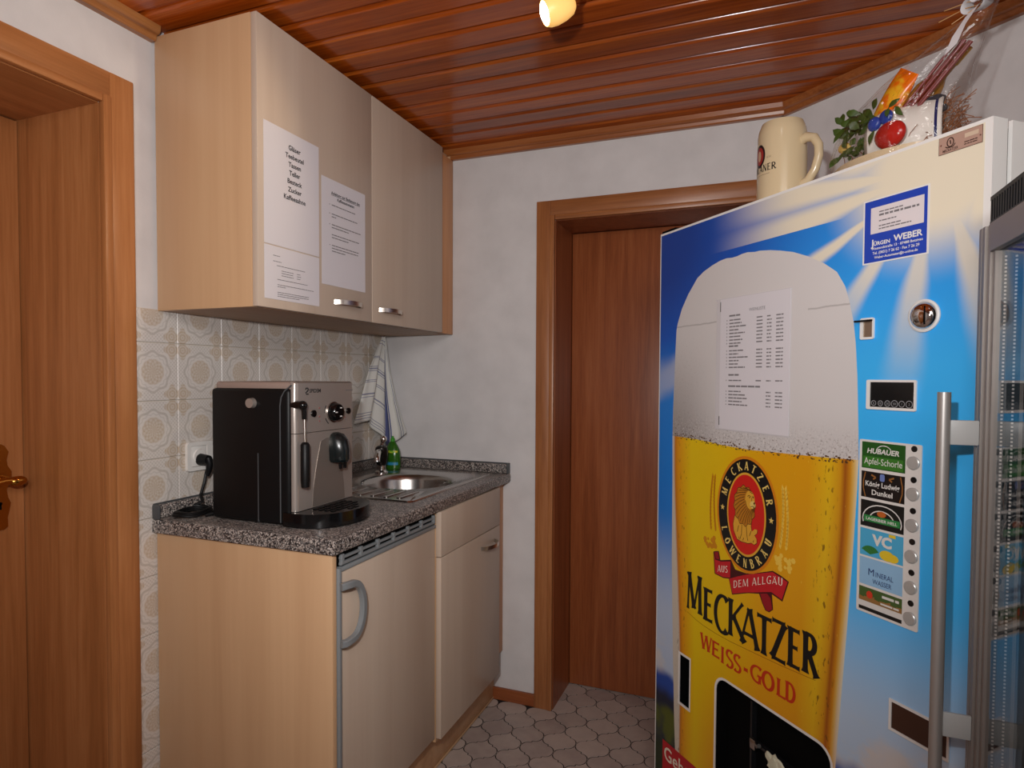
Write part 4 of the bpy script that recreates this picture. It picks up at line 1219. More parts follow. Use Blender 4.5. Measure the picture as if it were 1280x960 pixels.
mb = MB(); L_ = [(0.1521, 0.6156), (0.19, 0.607), (0.2218, 0.6025), (0.275, 0.600), (0.3281, 0.6005), (0.4226, 0.6065), (0.5, 0.612), (0.6, 0.622)]
for (a, c_), (a2, c2) in zip(L_, L_[1:]): mb.geo([(a, -0.0012, c_), (a2, -0.0012, c2), (a2, -0.0012, c2 - 0.0012), (a, -0.0012, c_ - 0.0012)], [(0, 1, 2, 3)])
part('underline', mb, flat('print_brown', (150, 84, 14)), front, smooth=False, fix=False)

# --- emblem
ex, ez = 0.3798, 0.9365
GD = flat('print_gold', (222, 164, 52))
em = decal('emblem', ell(ex, ez, 0.1075, 0.1445), flat('print_orange', (214, 128, 20)), front, -0.0012, label='oval lion emblem')
decal('emblem_ring', ell(ex, ez, 0.1005, 0.1372), BK, em, -0.0015)
decal('emblem_gold_line', ell(ex, ez, 0.0682, 0.1040), GD, em, -0.0018)
decal('emblem_field', ell(ex, ez, 0.0632, 0.0985), flat('print_emblem_red', (206, 32, 26)), em, -0.0021)


def oval_text(mb, s, a0, a1, flip, rx, rz, h, wd_):
    for i, ch in enumerate(s):
        if ch == ' ': continue
        t = math.radians(a0 + (a1 - a0) * i / (len(s) - 1))
        cx, cz = ex + rx * math.cos(t), ez + rz * math.sin(t)
        nx, nz_ = math.cos(t) / rx, math.sin(t) / rz; ln = math.hypot(nx, nz_); nx /= ln; nz_ /= ln
        if flip: nx, nz_ = -nx, -nz_
        tx, tz = nz_, -nx                                  # text direction (right when up = n)
        w_ = wd_ * GW.get(ch, 0.9)
        glyph(mb, ch, -w_ / 2, w_ / 2, -h / 2, h / 2, 0.0042, -0.0019, F=lambda a, y_, c_: (cx + tx * a + nx * c_, y_, cz + tz * a + nz_ * c_))


mb = MB()
oval_text(mb, 'MECKATZER', 158, 22, False, 0.0842, 0.1205, 0.0205, 0.0135)
oval_text(mb, 'LÖWENBRÄU', 205, 335, True, 0.0842, 0.1205, 0.0215, 0.0135)
for sx_, sz_ in ((0.2948, 0.9395), (0.4645, 0.9395)):
    P5 = [(sx_ + (0.0085 if i % 2 == 0 else 0.0035) * math.sin(i * PI / 5), -0.0019, sz_ + (0.0085 if i % 2 == 0 else 0.0035) * math.cos(i * PI / 5)) for i in range(10)]
    mb.geo([(sx_, -0.0019, sz_)] + P5, [(0, 1 + i, 1 + (i + 1) % 10) for i in range(10)])
part('emblem_lettering', mb, flat('print_pale_gold', (232, 200, 110)), em, smooth=False, fix=False)
# lion sitting
def ink(mb, pts, w, y):
    for (a, c_), (a2, c2) in zip(pts, pts[1:]):
        d = math.hypot(a2 - a, c2 - c_) or 1; nx, nz_ = -(c2 - c_) / d * w / 2, (a2 - a) / d * w / 2
        mb.geo([(a + nx, y, c_ + nz_), (a - nx, y, c_ - nz_), (a2 - nx, y, c2 - nz_), (a2 + nx, y, c2 + nz_)], [(0, 1, 2, 3)])


mane = []
for i in range(64):
    t = 2 * PI * i / 64
    k_ = 1 + 0.055 * math.sin(12 * t)
    mane.append((0.3755 + 0.0365 * k_ * math.cos(t) * (1.0 if math.cos(t) < 0 else 0.98), 0.958 + 0.048 * k_ * math.sin(t)))
body = [(0.351, 0.935), (0.341, 0.925), (0.3365, 0.905), (0.3385, 0.889), (0.3465, 0.8765), (0.352, 0.8695), (0.366, 0.867), (0.39, 0.868), (0.401, 0.872), (0.411, 0.8695), (0.419, 0.8755), (0.4185, 0.885), (0.411, 0.892), (0.4195, 0.899), (0.4205, 0.9075), (0.412, 0.9075), (0.402, 0.9), (0.3985, 0.912), (0.402, 0.93)]
OUT = flat('print_dark_brown', (58, 34, 14))


def grow(P, cx, cz, d):
    return [(a + (a - cx) / (math.hypot(a - cx, c_ - cz) or 1) * d, c_ + (c_ - cz) / (math.hypot(a - cx, c_ - cz) or 1) * d) for a, c_ in P]


lionm = MB()
lionm.prism(grow(body, 0.377, 0.90, 0.0016), t=0, F=lambda a, t, c_: Vector((a, -0.0023, c_))); lionm.prism(grow(mane, 0.3755, 0.958, 0.0016), t=0, F=lambda a, t, c_: Vector((a, -0.0025, c_)))
lo_ = part('emblem_lion', lionm, OUT, em, smooth=False, fix=False); lo_['kind'] = 'stuff'
decal('lion_body', body, GD, em, -0.0024)
decal('lion_mane', mane, flat('print_mane', (186, 118, 28)), em, -0.0026)
decal('lion_face', ell(0.3945, 0.9755, 0.0165, 0.0225, 24), GD, em, -0.0028)
decal('lion_muzzle', ell(0.4045, 0.9655, 0.0095, 0.0095, 20), flat('print_pale_gold', (232, 200, 110)), em, -0.0029)
mb = MB()
for i in range(22):                                          # curls of the mane
    t = math.radians(50 + 14.5 * i)
    p0_ = (0.3935 + 0.018 * math.cos(t), 0.9745 + 0.025 * math.sin(t))
    p1_ = (0.3755 + 0.034 * math.cos(t + 0.12), 0.958 + 0.045 * math.sin(t + 0.12))
    pm_ = ((p0_[0] + p1_[0]) / 2 + 0.0022 * math.sin(t), (p0_[1] + p1_[1]) / 2 - 0.0022 * math.cos(t))
    if math.hypot(p1_[0] - p0_[0], p1_[1] - p0_[1]) > 0.006: ink(mb, [p0_, pm_, p1_], 0.0013, -0.0031)
for L_ in ([(0.3865, 0.983), (0.392, 0.9865), (0.398, 0.984)], [(0.4015, 0.9845), (0.408, 0.986)], [(0.4005, 0.982), (0.4015, 0.973)], [(0.398, 0.9595), (0.404, 0.962), (0.411, 0.9585)], [(0.399, 0.953), (0.406, 0.9535)], [(0.379, 0.972), (0.383, 0.96), (0.391, 0.95)],
           [(0.368, 0.909), (0.367, 0.885), (0.362, 0.872)], [(0.384, 0.908), (0.386, 0.888), (0.39, 0.874)], [(0.357, 0.905), (0.352, 0.888)], [(0.372, 0.871), (0.376, 0.878)], [(0.36, 0.87), (0.358, 0.877)], [(0.40, 0.9), (0.395, 0.887)], [(0.407, 0.874), (0.410, 0.88)]):
    ink(mb, L_, 0.0014, -0.0031)
for a, c_, r_ in ((0.3935, 0.9815, 0.0019), (0.4055, 0.983, 0.0017), (0.4095, 0.9695, 0.0028)):
    mb.geo([(a + r_ * math.cos(t), -0.0031, c_ + r_ * math.sin(t)) for t in [i * PI / 4 for i in range(8)]], [tuple(range(8))])
part('emblem_lion_lines', mb, OUT, em, smooth=False, fix=False)
# ribbon
rib = decal('ribbon', [(0.2600, 0.8135), (0.268, 0.817), (0.282, 0.8205), (0.2885, 0.7985), (0.3285, 0.8105), (0.345, 0.79), (0.3846, 0.7915), (0.42, 0.803), (0.4709, 0.823), (0.5, 0.8185), (0.5207, 0.812), (0.5025, 0.7605), (0.47, 0.767), (0.4745, 0.732), (0.462, 0.7215), (0.4495, 0.722), (0.4385, 0.737), (0.4285, 0.755), (0.39, 0.744), (0.3345, 0.7222), (0.3215, 0.7595), (0.3, 0.7548), (0.2662, 0.7563)], flat('print_ribbon_line', (70, 14, 20)), front, -0.0011, label='red ribbon reading Aus dem Allgäu')
RR = flat('print_ribbon_red', (196, 30, 40))
decal('ribbon_left', [(0.2635, 0.8105), (0.2685, 0.7945), (0.29, 0.795), (0.327, 0.8055), (0.3268, 0.7635), (0.3, 0.7575), (0.2692, 0.7588)], RR, rib, -0.0014)
decal('ribbon_curl', [(0.2645, 0.8135), (0.279, 0.8175), (0.2845, 0.799), (0.272, 0.7975)], flat('print_ribbon_dark', (150, 22, 34)), rib, -0.0014)
decal('ribbon_centre', [(0.3232, 0.7598), (0.355, 0.7755), (0.3846, 0.7885), (0.43, 0.805), (0.4709, 0.820), (0.517, 0.8105), (0.5007, 0.7647), (0.468, 0.772), (0.427, 0.7582), (0.38, 0.7425), (0.3365, 0.7255)], RR, rib, -0.0014)
decal('ribbon_tail', [(0.4325, 0.757), (0.441, 0.738), (0.4515, 0.7245), (0.461, 0.7235), (0.4722, 0.7327), (0.4655, 0.757), (0.455, 0.764)], flat('print_ribbon_dark', (150, 22, 34)), rib, -0.0014)
mb = MB()
glyph_line(mb, 'AUS', 0.2785, 0.3175, 0.765, 0.0175, 0.0026, -0.0018, F=lambda a, y_, c_: (a, y_, c_ + (a - 0.2785) * 0.22))
glyph_line(mb, 'DEM ALLGÄU', 0.339, 0.503, 0.741, 0.0185, 0.0027, -0.0018, F=lambda a, y_, c_: (a, y_, c_ + (a - 0.339) * 0.40 - max(0.0, a - 0.45) ** 2 * 3.6))
part('ribbon_lettering', mb, flat('print_cream', (236, 224, 204)), rib, smooth=False, fix=False)
# barley ears and hops either side
for cx, zb, zt_, sg in ((0.2535, 0.868, 1.004, 1), (0.507, 0.880, 1.012, -1)):
    mb = MB()
    for i in range(16):
        q = i / 15; zz = zb + (zt_ - zb) * q
        for s_ in (-1, 1):
            a = cx + sg * 0.010 * (q - 0.5) ** 2 * 4 * 0.5 + s_ * (0.0075 - 0.0045 * q)
            mb.geo([(a, -0.0012, zz), (a + s_ * 0.0055, -0.0012, zz + 0.005), (a + s_ * 0.0035, -0.0012, zz + 0.0185), (a - s_ * 0.0025, -0.0012, zz + 0.009)], [(0, 1, 2, 3)])
    for i in range(16):
        a = cx + sg * random.uniform(-0.028, 0.03); zz = zb - 0.03 + random.uniform(-0.016, 0.016); r_ = random.uniform(0.004, 0.008)
        mb.geo([(a + r_ * math.cos(t * PI / 3), -0.0012 - i * 1e-6, zz + r_ * math.sin(t * PI / 3)) for t in range(6)], [tuple(range(6))])
    part('barley_print', mb, flat('print_barley', (204, 132, 18)) if sg > 0 else flat('print_barley_pale', (238, 196, 76)), front, smooth=False, fix=False)

# --- red corner sign
sg = decal('corner_sign', [(0.0425, 0.1915), (0.235, 0.1965), (0.235, 0.07), (0.0425, 0.07)], flat('print_sign_red', (186, 22, 34)), front, -0.0013, label='red corner print')
mb = MB(); put_text(mb, 'Geht', 0.052, 0.1385, 0.040, -0.0017, 'L', bold=0.012)
part('lettering', mb, flat('print_cream', (236, 224, 204)), sg, smooth=False, fix=False)

# --- coin side: sticker, lever, slot, display, selection panel, return
SX = MT['white']
stk = decal('service_sticker', rect(0.694, 0.8285, 1.4962, 1.6205), SX, front, -0.0012, label='blue service sticker with white box')
decal('sticker_field', rect(0.6975, 0.8245, 1.499, 1.6177), flat('print_royal_blue', (26, 66, 178)), stk, -0.0015)
decal('sticker_box', rect(0.711, 0.8185, 1.5535, 1.6038), flat('print_pale', (224, 216, 218)), stk, -0.0018)
mb = MB()
bars(mb, 0.729, 0.778, 1.5925, 0.0022, -0.0021, 0.008); bars(mb, 0.729, 0.813, 1.5855, 0.0038, -0.0021, 0.010)
bars(mb, 0.729, 0.765, 1.575, 0.0022, -0.0021, 0.008)
bars(mb, 0.729, 0.775, 1.5655, 0.0022, -0.0021, 0.008); bars(mb, 0.729, 0.795, 1.560, 0.0022, -0.0021, 0.008)
part('small_print', mb, MT['inkg'], stk, smooth=False, fix=False)
mb = MB()
put_text(mb, 'J', 0.7125, 1.5298, 0.0125, -0.0021, 'L', bold=0.03)
put_text(mb, 'ÜRGEN', 0.7185, 1.5305, 0.0068, -0.0021, 'L', width=0.0345, bold=0.03)
put_text(mb, 'WEBER', 0.760, 1.5315, 0.0112, -0.0021, 'L', width=0.057, bold=0.03)
put_text(mb, 'Westendstraße 13 · 87488 Betzigau', 0.7135, 1.5225, 0.0046, -0.0021, 'L', width=0.104, bold=0.02)
put_text(mb, 'Tel. (0831) 7 26 62 · Fax 7 26 29', 0.7165, 1.5135, 0.0050, -0.0021, 'L', width=0.095, bold=0.02)
put_text(mb, 'Weber-Automaten@t-online.de', 0.7205, 1.5050, 0.0046, -0.0021, 'L', width=0.088, bold=0.02)
part('lettering', mb, MT['white'], stk, smooth=False, fix=False)

# brown maker's plate
plt = decal('maker_plate', rect(0.842, 0.9156, 1.6628, 1.6925), flat('print_plate_edge', (92, 66, 54)), front, -0.0012, label='brown brand plate')
decal('plate_field', rect(0.8428, 0.9148, 1.6636, 1.6917), flat('print_taupe', (178, 144, 128), 0.4), plt, -0.0015)
mb = MB()
for i in range(24):
    t0, t1 = 2 * PI * i / 24, 2 * PI * (i + 1) / 24
    ink(mb, [(0.8625 + 0.0055 * math.cos(t0), 1.6805 + 0.0075 * math.sin(t0)), (0.8625 + 0.0055 * math.cos(t1), 1.6805 + 0.0075 * math.sin(t1))], 0.0018, -0.0018)
ink(mb, [(0.862, 1.684), (0.8632, 1.677)], 0.002, -0.0018)
ink(mb, [(0.854, 1.6745), (0.858, 1.672), (0.867, 1.672), (0.871, 1.6765)], 0.0018, -0.0018)
put_text(mb, 'MECKATZER', 0.8495, 1.6658, 0.0042, -0.0018, 'L', width=0.0265, bold=0.02)
bars(mb, 0.886, 0.909, 1.6718, 0.0016, -0.0018, 0.006); bars(mb, 0.886, 0.909, 1.668, 0.0016, -0.0018, 0.006)
part('plate_lettering', mb, flat('print_plate_ink', (60, 40, 34)), plt, smooth=False, fix=False)
for a, c_ in ((0.847, 1.679), (0.9125, 1.6755)):
    mb = MB(); mb.cyl((a, -0.0012, c_), (a, -0.0028, c_), 0.0013, n=10); part('rivet', mb, MT['chrome'], plt)
decal('plate_window', rect(0.8865, 0.909, 1.6795, 1.6865), flat('print_plate_window', (206, 184, 160), 0.3), plt, -0.0018)

# return lever
lv = MB(); lv.prism(rrect(0.6935, 0.7245, 1.350, 1.392, 0.004), [rect(0.6995, 0.7205, 1.3545, 1.387)], 0.003, F=lambda a, t, c_: Vector((a, -0.0042 + t, c_)))
lvo = part('return_lever', lv, MT['white'], front, smooth=False, label='coin return lever in white frame')
decal('lever_plate', rect(0.6992, 0.7208, 1.354, 1.3873), mat('worn_brass_metal', sr(170, 150, 130), 0.3, 0.8), lvo, -0.0016)
mb = MB(); mb.tube([(0.687, -0.012, 1.3862), (0.70, -0.011, 1.3862), (0.7215, -0.005, 1.3868)], 0.0018, 8); part('lever_pin', mb, MT['darkmetal'], lvo)
# coin dome
mb = MB(); mb.lathe([(0.0295, 0.0), (0.0295, 0.003), (0.0265, 0.0045), (0.0245, 0.004)], 40, Matrix.Translation((0.8237, -0.0012, 1.3862)) @ Matrix.Rotation(PI / 2, 4, 'X'))
cs = part('coin_slot', mb, MT['white'], front, label='round chrome coin slot')
mb = MB(); mb.lathe([(0.0245, 0.0), (0.0225, 0.005), (0.017, 0.0095), (0.009, 0.0118), (0.0, 0.0125)], 36, Matrix.Translation((0.8237, -0.0045, 1.3862)) @ Matrix.Rotation(PI / 2, 4, 'X')); part('coin_dome', mb, MT['chrome'], cs)
mb = MB(); mb.tube([(0.8325, -0.0135, 1.402), (0.834, -0.0158, 1.393), (0.8343, -0.0163, 1.386), (0.834, -0.0158, 1.379), (0.8325, -0.0135, 1.370)], 0.0014, 8); part('coin_slit', mb, MT['blackm'], cs)
# price display
mb = MB(); mb.prism(rrect(0.711, 0.8135, 1.2135, 1.271, 0.003), [rect(0.7185, 0.809, 1.2185, 1.2665)], 0.003, F=lambda a, t, c_: Vector((a, -0.0042 + t, c_)))
dp = part('price_display', mb, MT['white'], front, smooth=False, label='black price display in white frame')
decal('display_glass', rect(0.718, 0.8095, 1.218, 1.267), MT['blackg'], dp, -0.0022)
mb = MB()
for i in range(6):
    a = 0.7265 + i * 0.0146; c_ = 1.2258; r_ = (0.0048, 0.005, 0.0055, 0.0064, 0.0056, 0.0064)[i]
    for k in range(16):
        t0, t1 = 2 * PI * k / 16, 2 * PI * (k + 1) / 16
        ink(mb, [(a + r_ * math.cos(t0), c_ + r_ * math.sin(t0)), (a + r_ * math.cos(t1), c_ + r_ * math.sin(t1))], 0.0012, -0.0026)
    put_text(mb, ('5', '10', '20', '50', '1', '2')[i], a, c_ - 0.0022, 0.0044, -0.0026, 'C')
part('coin_symbols', mb, flat('print_silver', (150, 150, 152)), dp, smooth=False, fix=False)
# selection panel
sp_ = MB(); sp_.prism(rrect(0.698, 0.8262, 0.812, 1.1535, 0.003), t=0.0022, F=lambda a, t, c_: Vector((a, -0.003 + t, c_)))
sel = part('selection_panel', sp_, MT['whitep'], front, smooth=False, label='white selection panel with six drink labels')
LBL = [(1.0978, 1.1495), (1.0405, 1.0918), (0.9835, 1.0352), (0.9255, 0.9790), (0.8680, 0.9218), (0.8355, 0.8630)]
COLS = [(34, 84, 28), (26, 22, 22), (22, 24, 24), (76, 172, 214), (146, 190, 224), (70, 96, 46)]
Y3, Y4, Y5 = -0.0034, -0.0038, -0.0042
for i, (za, zb) in enumerate(LBL):
    lo = decal('drink_label', rect(0.704, 0.7955, za, zb), flat('print_label_%s' % ('green', 'darkbrown', 'black', 'aqua', 'paleblue', 'leaf')[i], COLS[i]), sel, Y3,
               label=('green apple spritzer label', 'black dark-beer label', 'black lager label', 'aqua fruit drink label', 'pale blue mineral water label', 'leafy green label')[i])
    mb = MB(); mb2 = MB(); mb3 = MB()
    cz = (za + zb) / 2
    if i == 0:
        put_text(mb, 'HUBAUER', 0.750, cz + 0.0045, 0.0095, Y5, 'C', width=0.068, bold=0.03, slant=0.2)
        put_text(mb, 'Apfel-Schorle', 0.750, cz - 0.017, 0.0125, Y5, 'C', width=0.080, bold=0.0)
        for k in range(9): ink(mb, [(0.752 + 0.016 * math.cos(math.radians(10 + 16 * k)), cz + 0.009 + 0.012 * math.sin(math.radians(10 + 16 * k))), (0.752 + 0.016 * math.cos(math.radians(26 + 16 * k)), cz + 0.009 + 0.012 * math.sin(math.radians(26 + 16 * k)))], 0.0016, Y5)
        mb2.geo([(q[0], Y4, q[1]) for q in rect(0.7075, 0.792, za + 0.002, cz - 0.002)], [(0, 1, 2, 3)]); m2 = flat('print_label_leafgreen', (58, 120, 40))
    elif i == 1:
        put_text(mb, 'König Ludwig', 0.750, cz - 0.0025, 0.0098, Y5, 'C', width=0.072, bold=0.02)
        put_text(mb, 'Dunkel', 0.750, cz - 0.0185, 0.0098, Y5, 'C', width=0.044, bold=0.02)
        for s_ in (-1, 1):
            ink(mb2, [(0.750 + s_ * 0.037, zb - 0.002), (0.750 + s_ * 0.041, cz + 0.006), (0.750 + s_ * 0.041, cz - 0.008), (0.750 + s_ * 0.036, za + 0.001)], 0.0022, Y4)
            ink(mb2, [(0.750 + s_ * 0.024, zb - 0.006), (0.750 + s_ * 0.014, zb - 0.010), (0.750 + s_ * 0.02, zb - 0.014)], 0.003, Y4)
        m2 = flat('print_label_copper', (150, 100, 50))
        mb3.geo([(q[0], Y5, q[1]) for q in rrect(0.745, 0.755, zb - 0.016, zb - 0.002, 0.003)], [tuple(range(24))]); m3 = flat('print_label_crest', (110, 130, 190))
    elif i == 2:
        for k in range(14):
            t0, t1 = math.radians(-15 + 210 * k / 14), math.radians(-15 + 210 * (k + 1) / 14)
            for r_ in (0.041, 0.026): ink(mb, [(0.750 + r_ * math.cos(t0), cz - 0.010 + r_ * 0.72 * math.sin(t0)), (0.750 + r_ * math.cos(t1), cz - 0.010 + r_ * 0.72 * math.sin(t1))], 0.0022, Y4)
        mb2.geo([(q[0], Y4 - 0.0002, q[1]) for q in rect(0.712, 0.788, cz - 0.0155, cz - 0.003)], [(0, 1, 2, 3)]); m2 = flat('print_label_bandgreen', (44, 132, 66))
        put_text(mb, 'LAGERBIER HELL', 0.750, cz - 0.0122, 0.0055, Y5 - 0.0003, 'C', width=0.066, bold=0.02)
        mb3.geo([(0.750 + 0.010 * math.cos(t * PI / 4), Y5, cz + 0.003 + 0.006 * math.sin(t * PI / 4)) for t in range(8)], [tuple(range(8))]); m3 = flat('print_label_amber', (190, 100, 40))
    elif i == 3:
        put_text(mb, 'VC', 0.752, cz - 0.001, 0.019, Y5 - 0.0002, 'C', width=0.042, bold=0.05)
        for a, c_, r_ in ((0.763, za + 0.010, 0.0125), (0.775, za + 0.008, 0.010)): mb2.geo([(a + 1.25 * r_ * math.cos(t * PI / 8), Y5 - 0.00005 * (a > .77), c_ + 0.8 * r_ * math.sin(t * PI / 8)) for t in range(16)], [tuple(range(16))])
        mb2.geo([(q[0], Y4, q[1]) for q in rect(0.766, 0.780, zb - 0.007, zb - 0.001)], [(0, 1, 2, 3)]); m2 = flat('print_label_lemon', (226, 196, 48))
        for k in range(9):
            t = math.radians(35 + k * 14); mb3.geo([(0.727, Y4, za + 0.004), (0.727 + 0.021 * math.cos(t - .12), Y4, za + 0.004 + 0.017 * math.sin(t - .12)), (0.727 + 0.021 * math.cos(t + .12), Y4, za + 0.004 + 0.017 * math.sin(t + .12))], [(0, 1, 2)])
        m3 = flat('print_label_palm', (48, 120, 54))
    elif i == 4:
        put_text(mb, 'M', 0.7245, cz - 0.006, 0.0135, Y5, 'L', bold=0.0); put_text(mb, 'INERAL', 0.7405, cz - 0.006, 0.0098, Y5, 'L', width=0.037, bold=0.0)
        put_text(mb, 'WASSER', 0.754, cz - 0.0205, 0.0092, Y5, 'C', width=0.04, bold=0.0)
    else:
        mb2.geo([(0.728 + 0.007 * math.cos(t * PI / 5), Y5, cz + 0.001 + 0.0075 * math.sin(t * PI / 5)) for t in range(10)], [tuple(range(10))]); m2 = flat('print_label_tomato', (210, 60, 36))
        bars(mb, 0.755, 0.79, cz + 0.003, 0.005, Y5, 0.02); bars(mb, 0.752, 0.79, cz - 0.0105, 0.0035, Y5, 0.02)
        for k in range(8): mb3.geo([(0.704 + k * 0.0114, Y4, za), (0.7155 + k * 0.0114, Y4, za), (0.7155 + k * 0.0114, Y4, za + 0.007 + 0.003 * (k % 3)), (0.704 + k * 0.0114, Y4, za + 0.009)], [(0, 1, 2, 3)])
        m3 = flat('print_label_soil', (150, 110, 60))
    part('label_lettering', mb, flat('print_label_navy', (36, 50, 104)) if i == 4 else flat('print_label_white', (222, 220, 214)), lo, smooth=False, fix=False)
    if len(mb2.b.verts): part('label_picture', mb2, m2, lo, smooth=False, fix=False)
    else: mb2.b.free()
    if len(mb3.b.verts): part('label_picture', mb3, m3, lo, smooth=False, fix=False)
    else: mb3.b.free()
    zd = 1.1455 - i * 0.0568; zb_ = 1.1197 - i * 0.0573
    d_ = MB(); d_.cyl((0.8125, -0.0029, zd), (0.8125, -0.0044, zd), 0.0056, n=18); part('price_light', d_, MT['blackg'], sel)
    d_ = MB(); d_.lathe([(0.0122, 0.0), (0.0122, 0.003), (0.0108, 0.0042), (0.0, 0.0046)], 24, Matrix.Translation((0.8118, -0.003, zb_)) @ Matrix.Rotation(PI / 2, 4, 'X')); part('select_button', d_, mat('button_silver', sr(196, 196, 192), 0.35, 0.4) if i == 0 else bpy.data.materials['button_silver'], sel)
decal('label_blank', rect(0.704, 0.7955, 0.8245, 0.8345), flat('print_label_white', (222, 220, 214)), sel, Y3)
decal('label_foot', rect(0.704, 0.7955, 0.817, 0.824), flat('print_label_black', (26, 22, 22)), sel, Y3)
# coin return cup
mb = MB(); mb.prism(rect(0.774, 0.888, 0.6075, 0.6675), [rect(0.779, 0.884, 0.6125, 0.663)], 0.003, F=lambda a, t, c_: Vector((a, -0.004 + t, c_)))
cr = part('coin_return', mb, MT['white'], front, smooth=False, label='brown coin return flap in white frame')
decal('return_flap', rect(0.7785, 0.8845, 0.612, 0.6635), flat('print_flap_brown', (66, 40, 28), 0.4), cr, -0.0022)

# --- wine list in a clear sleeve taped to the foam print
def vw(u, d, z): return Vector((VA[0] + 0.6705 * u + 0.7419 * d, VA[1] - 0.7419 * u + 0.6705 * d, z))


wl_ = thing('wine_list', 'white printed wine list in a clear sleeve stuck on the vending machine', 'price list', vw(0.2605, -0.0016, 1.139), VANG)
mb = MB(); mb.box(0, 0.2535, -0.0004, 0, 0, 0.338); part('sleeve', mb, flat('clear_sleeve', (206, 202, 204), 0.15), wl_, smooth=False)
mb = MB(); mb.box(0.0165, 0.2515, -0.0012, -0.0006, 0.003, 0.3365); part('page', mb, MT['paper'], wl_, smooth=False)
mb = MB(); put_text(mb, 'WEINLISTE', 0.148, 0.2975, 0.0075, -0.0016, 'C', width=0.054)
X0 = 0.05
for z, n, a in ((0.2895, 1, 0.04), (0.2125, 1, 0.034), (0.140, 1, 0.038), (0.1115, 1, 0.112)): bars(mb, X0, X0 + a, z, 0.0042, -0.0016, 0.03)
for z0_, n in ((0.279, 8), (0.2015, 6), (0.1265, 1), (0.099, 5)):
    for k in range(n):
        z = z0_ - k * 0.0084
        bars(mb, X0 + 0.001, X0 + random.uniform(0.028, 0.07), z, 0.0032, -0.0016, 0.018)
        if n != 5: bars(mb, 0.147, 0.167, z, 0.003, -0.0016, 0.02)
        bars(mb, 0.181, 0.196, z, 0.003, -0.0016, 0.009); bars(mb, 0.210, 0.232, z, 0.003, -0.0016, 0.013)
        mb.geo([(q[0], -0.0016, q[1]) for q in rect(X0 - 0.009, X0 - 0.0065, z, z + 0.003)], [(0, 1, 2, 3)])
part('list_print', mb, flat('list_ink', (126, 122, 124), 0.7), wl_, smooth=False, fix=False)
mb = MB(); mb.box(0.0155, 0.0175, -0.0016, -0.0013, 0.305, 0.330); mb.box(0.0155, 0.0175, -0.0016, -0.0013, 0.012, 0.035); part('staple', mb, MT['darkmetal'], wl_, smooth=False)

# ================================================================== ON TOP OF THE VENDING MACHINE
VTOP = VH + 0.0008
# beer stein
p = vw(0.382, 0.09, VTOP)
stn = thing('beer_stein', 'cream stoneware beer mug with black lettering on top of vending machine', 'mug', p, VANG)
CR = mat('cream_stoneware', sr(206, 186, 150), 0.18)
mb = MB(); mb.lathe([(0.0, 0.0), (0.052, 0.0), (0.0575, 0.006), (0.0578, 0.02), (0.0572, 0.12), (0.0565, 0.168), (0.054, 0.182), (0.049, 0.195), (0.0475, 0.1985), (0.0455, 0.1985), (0.047, 0.18), (0.050, 0.16), (0.050, 0.01), (0.0, 0.008)], 48)
part('mug_body', mb, CR, stn)
hd = Vector((0.866, 0.5, 0)).normalized()
# handle is turned to the photographer's right
hd = Vector((0.98, 0.2, 0)).normalized()
mb = MB(); mb.tube([hd * 0.050 + Vector((0, 0, 0.143)), hd * 0.066 + Vector((0, 0, 0.147)), hd * 0.084 + Vector((0, 0, 0.140)), hd * 0.0955 + Vector((0, 0, 0.120)), hd * 0.0965 + Vector((0, 0, 0.095)), hd * 0.088 + Vector((0, 0, 0.066)), hd * 0.072 + Vector((0, 0, 0.044)), hd * 0.052 + Vector((0, 0, 0.036))], [0.0125, 0.0115, 0.0105, 0.010, 0.010, 0.010, 0.0105, 0.012], 14)
part('handle', mb, CR, stn)


def onmug(r_, t0):                    # map flat (arc, y, z) onto the mug; t0 = middle angle
    return lambda a, y_, z_: (r_ * math.cos(t0 + a / r_), r_ * math.sin(t0 + a / r_), z_)


view = math.atan2(CAM.y - p.y, CAM.x - p.x) - VANG
t0 = view - math.radians(60)
Fm = onmug(0.0578, t0)
mb = MB(); glyph_line(mb, 'PAULANER', -0.047, 0.047, 0.076, 0.0165, 0.003, 0, Fm)
part('lettering', mb, BK, stn, smooth=False, fix=False)
Fm2 = onmug(0.0577, t0)
mb = MB(); put_text(mb, '1634', 0.0225, 0.1055, 0.005, 0, 'L', F=Fm2); bars(mb, -0.03, 0.034, 0.068, 0.0016, 0, 0.006, Fm2)
part('small_print', mb, flat('mug_grey_print', (150, 130, 100)), stn, smooth=False, fix=False)


def mug_ell(rx, rz, rad, name, m_):
    mb = MB(); fm = onmug(rad, t0); nn = 36
    rings_ = [[Vector(fm(rx * q * math.cos(2 * PI * i / nn), 0, 0.116 + rz * q * math.sin(2 * PI * i / nn))) for i in range(nn)] for q in (0.02, 0.35, 0.7, 1.0)]
    mb.loft(rings_, True, True); part(name, mb, m_, stn, smooth=False, fix=False)


mug_ell(0.0195, 0.028, 0.0579, 'emblem_ring', flat('mug_black', (40, 22, 26)))
mug_ell(0.0145, 0.0215, 0.0582, 'emblem_field', flat('mug_red', (150, 44, 40)))
mug_ell(0.0065, 0.013, 0.0585, 'emblem_figure', flat('mug_cream', (196, 160, 130)))

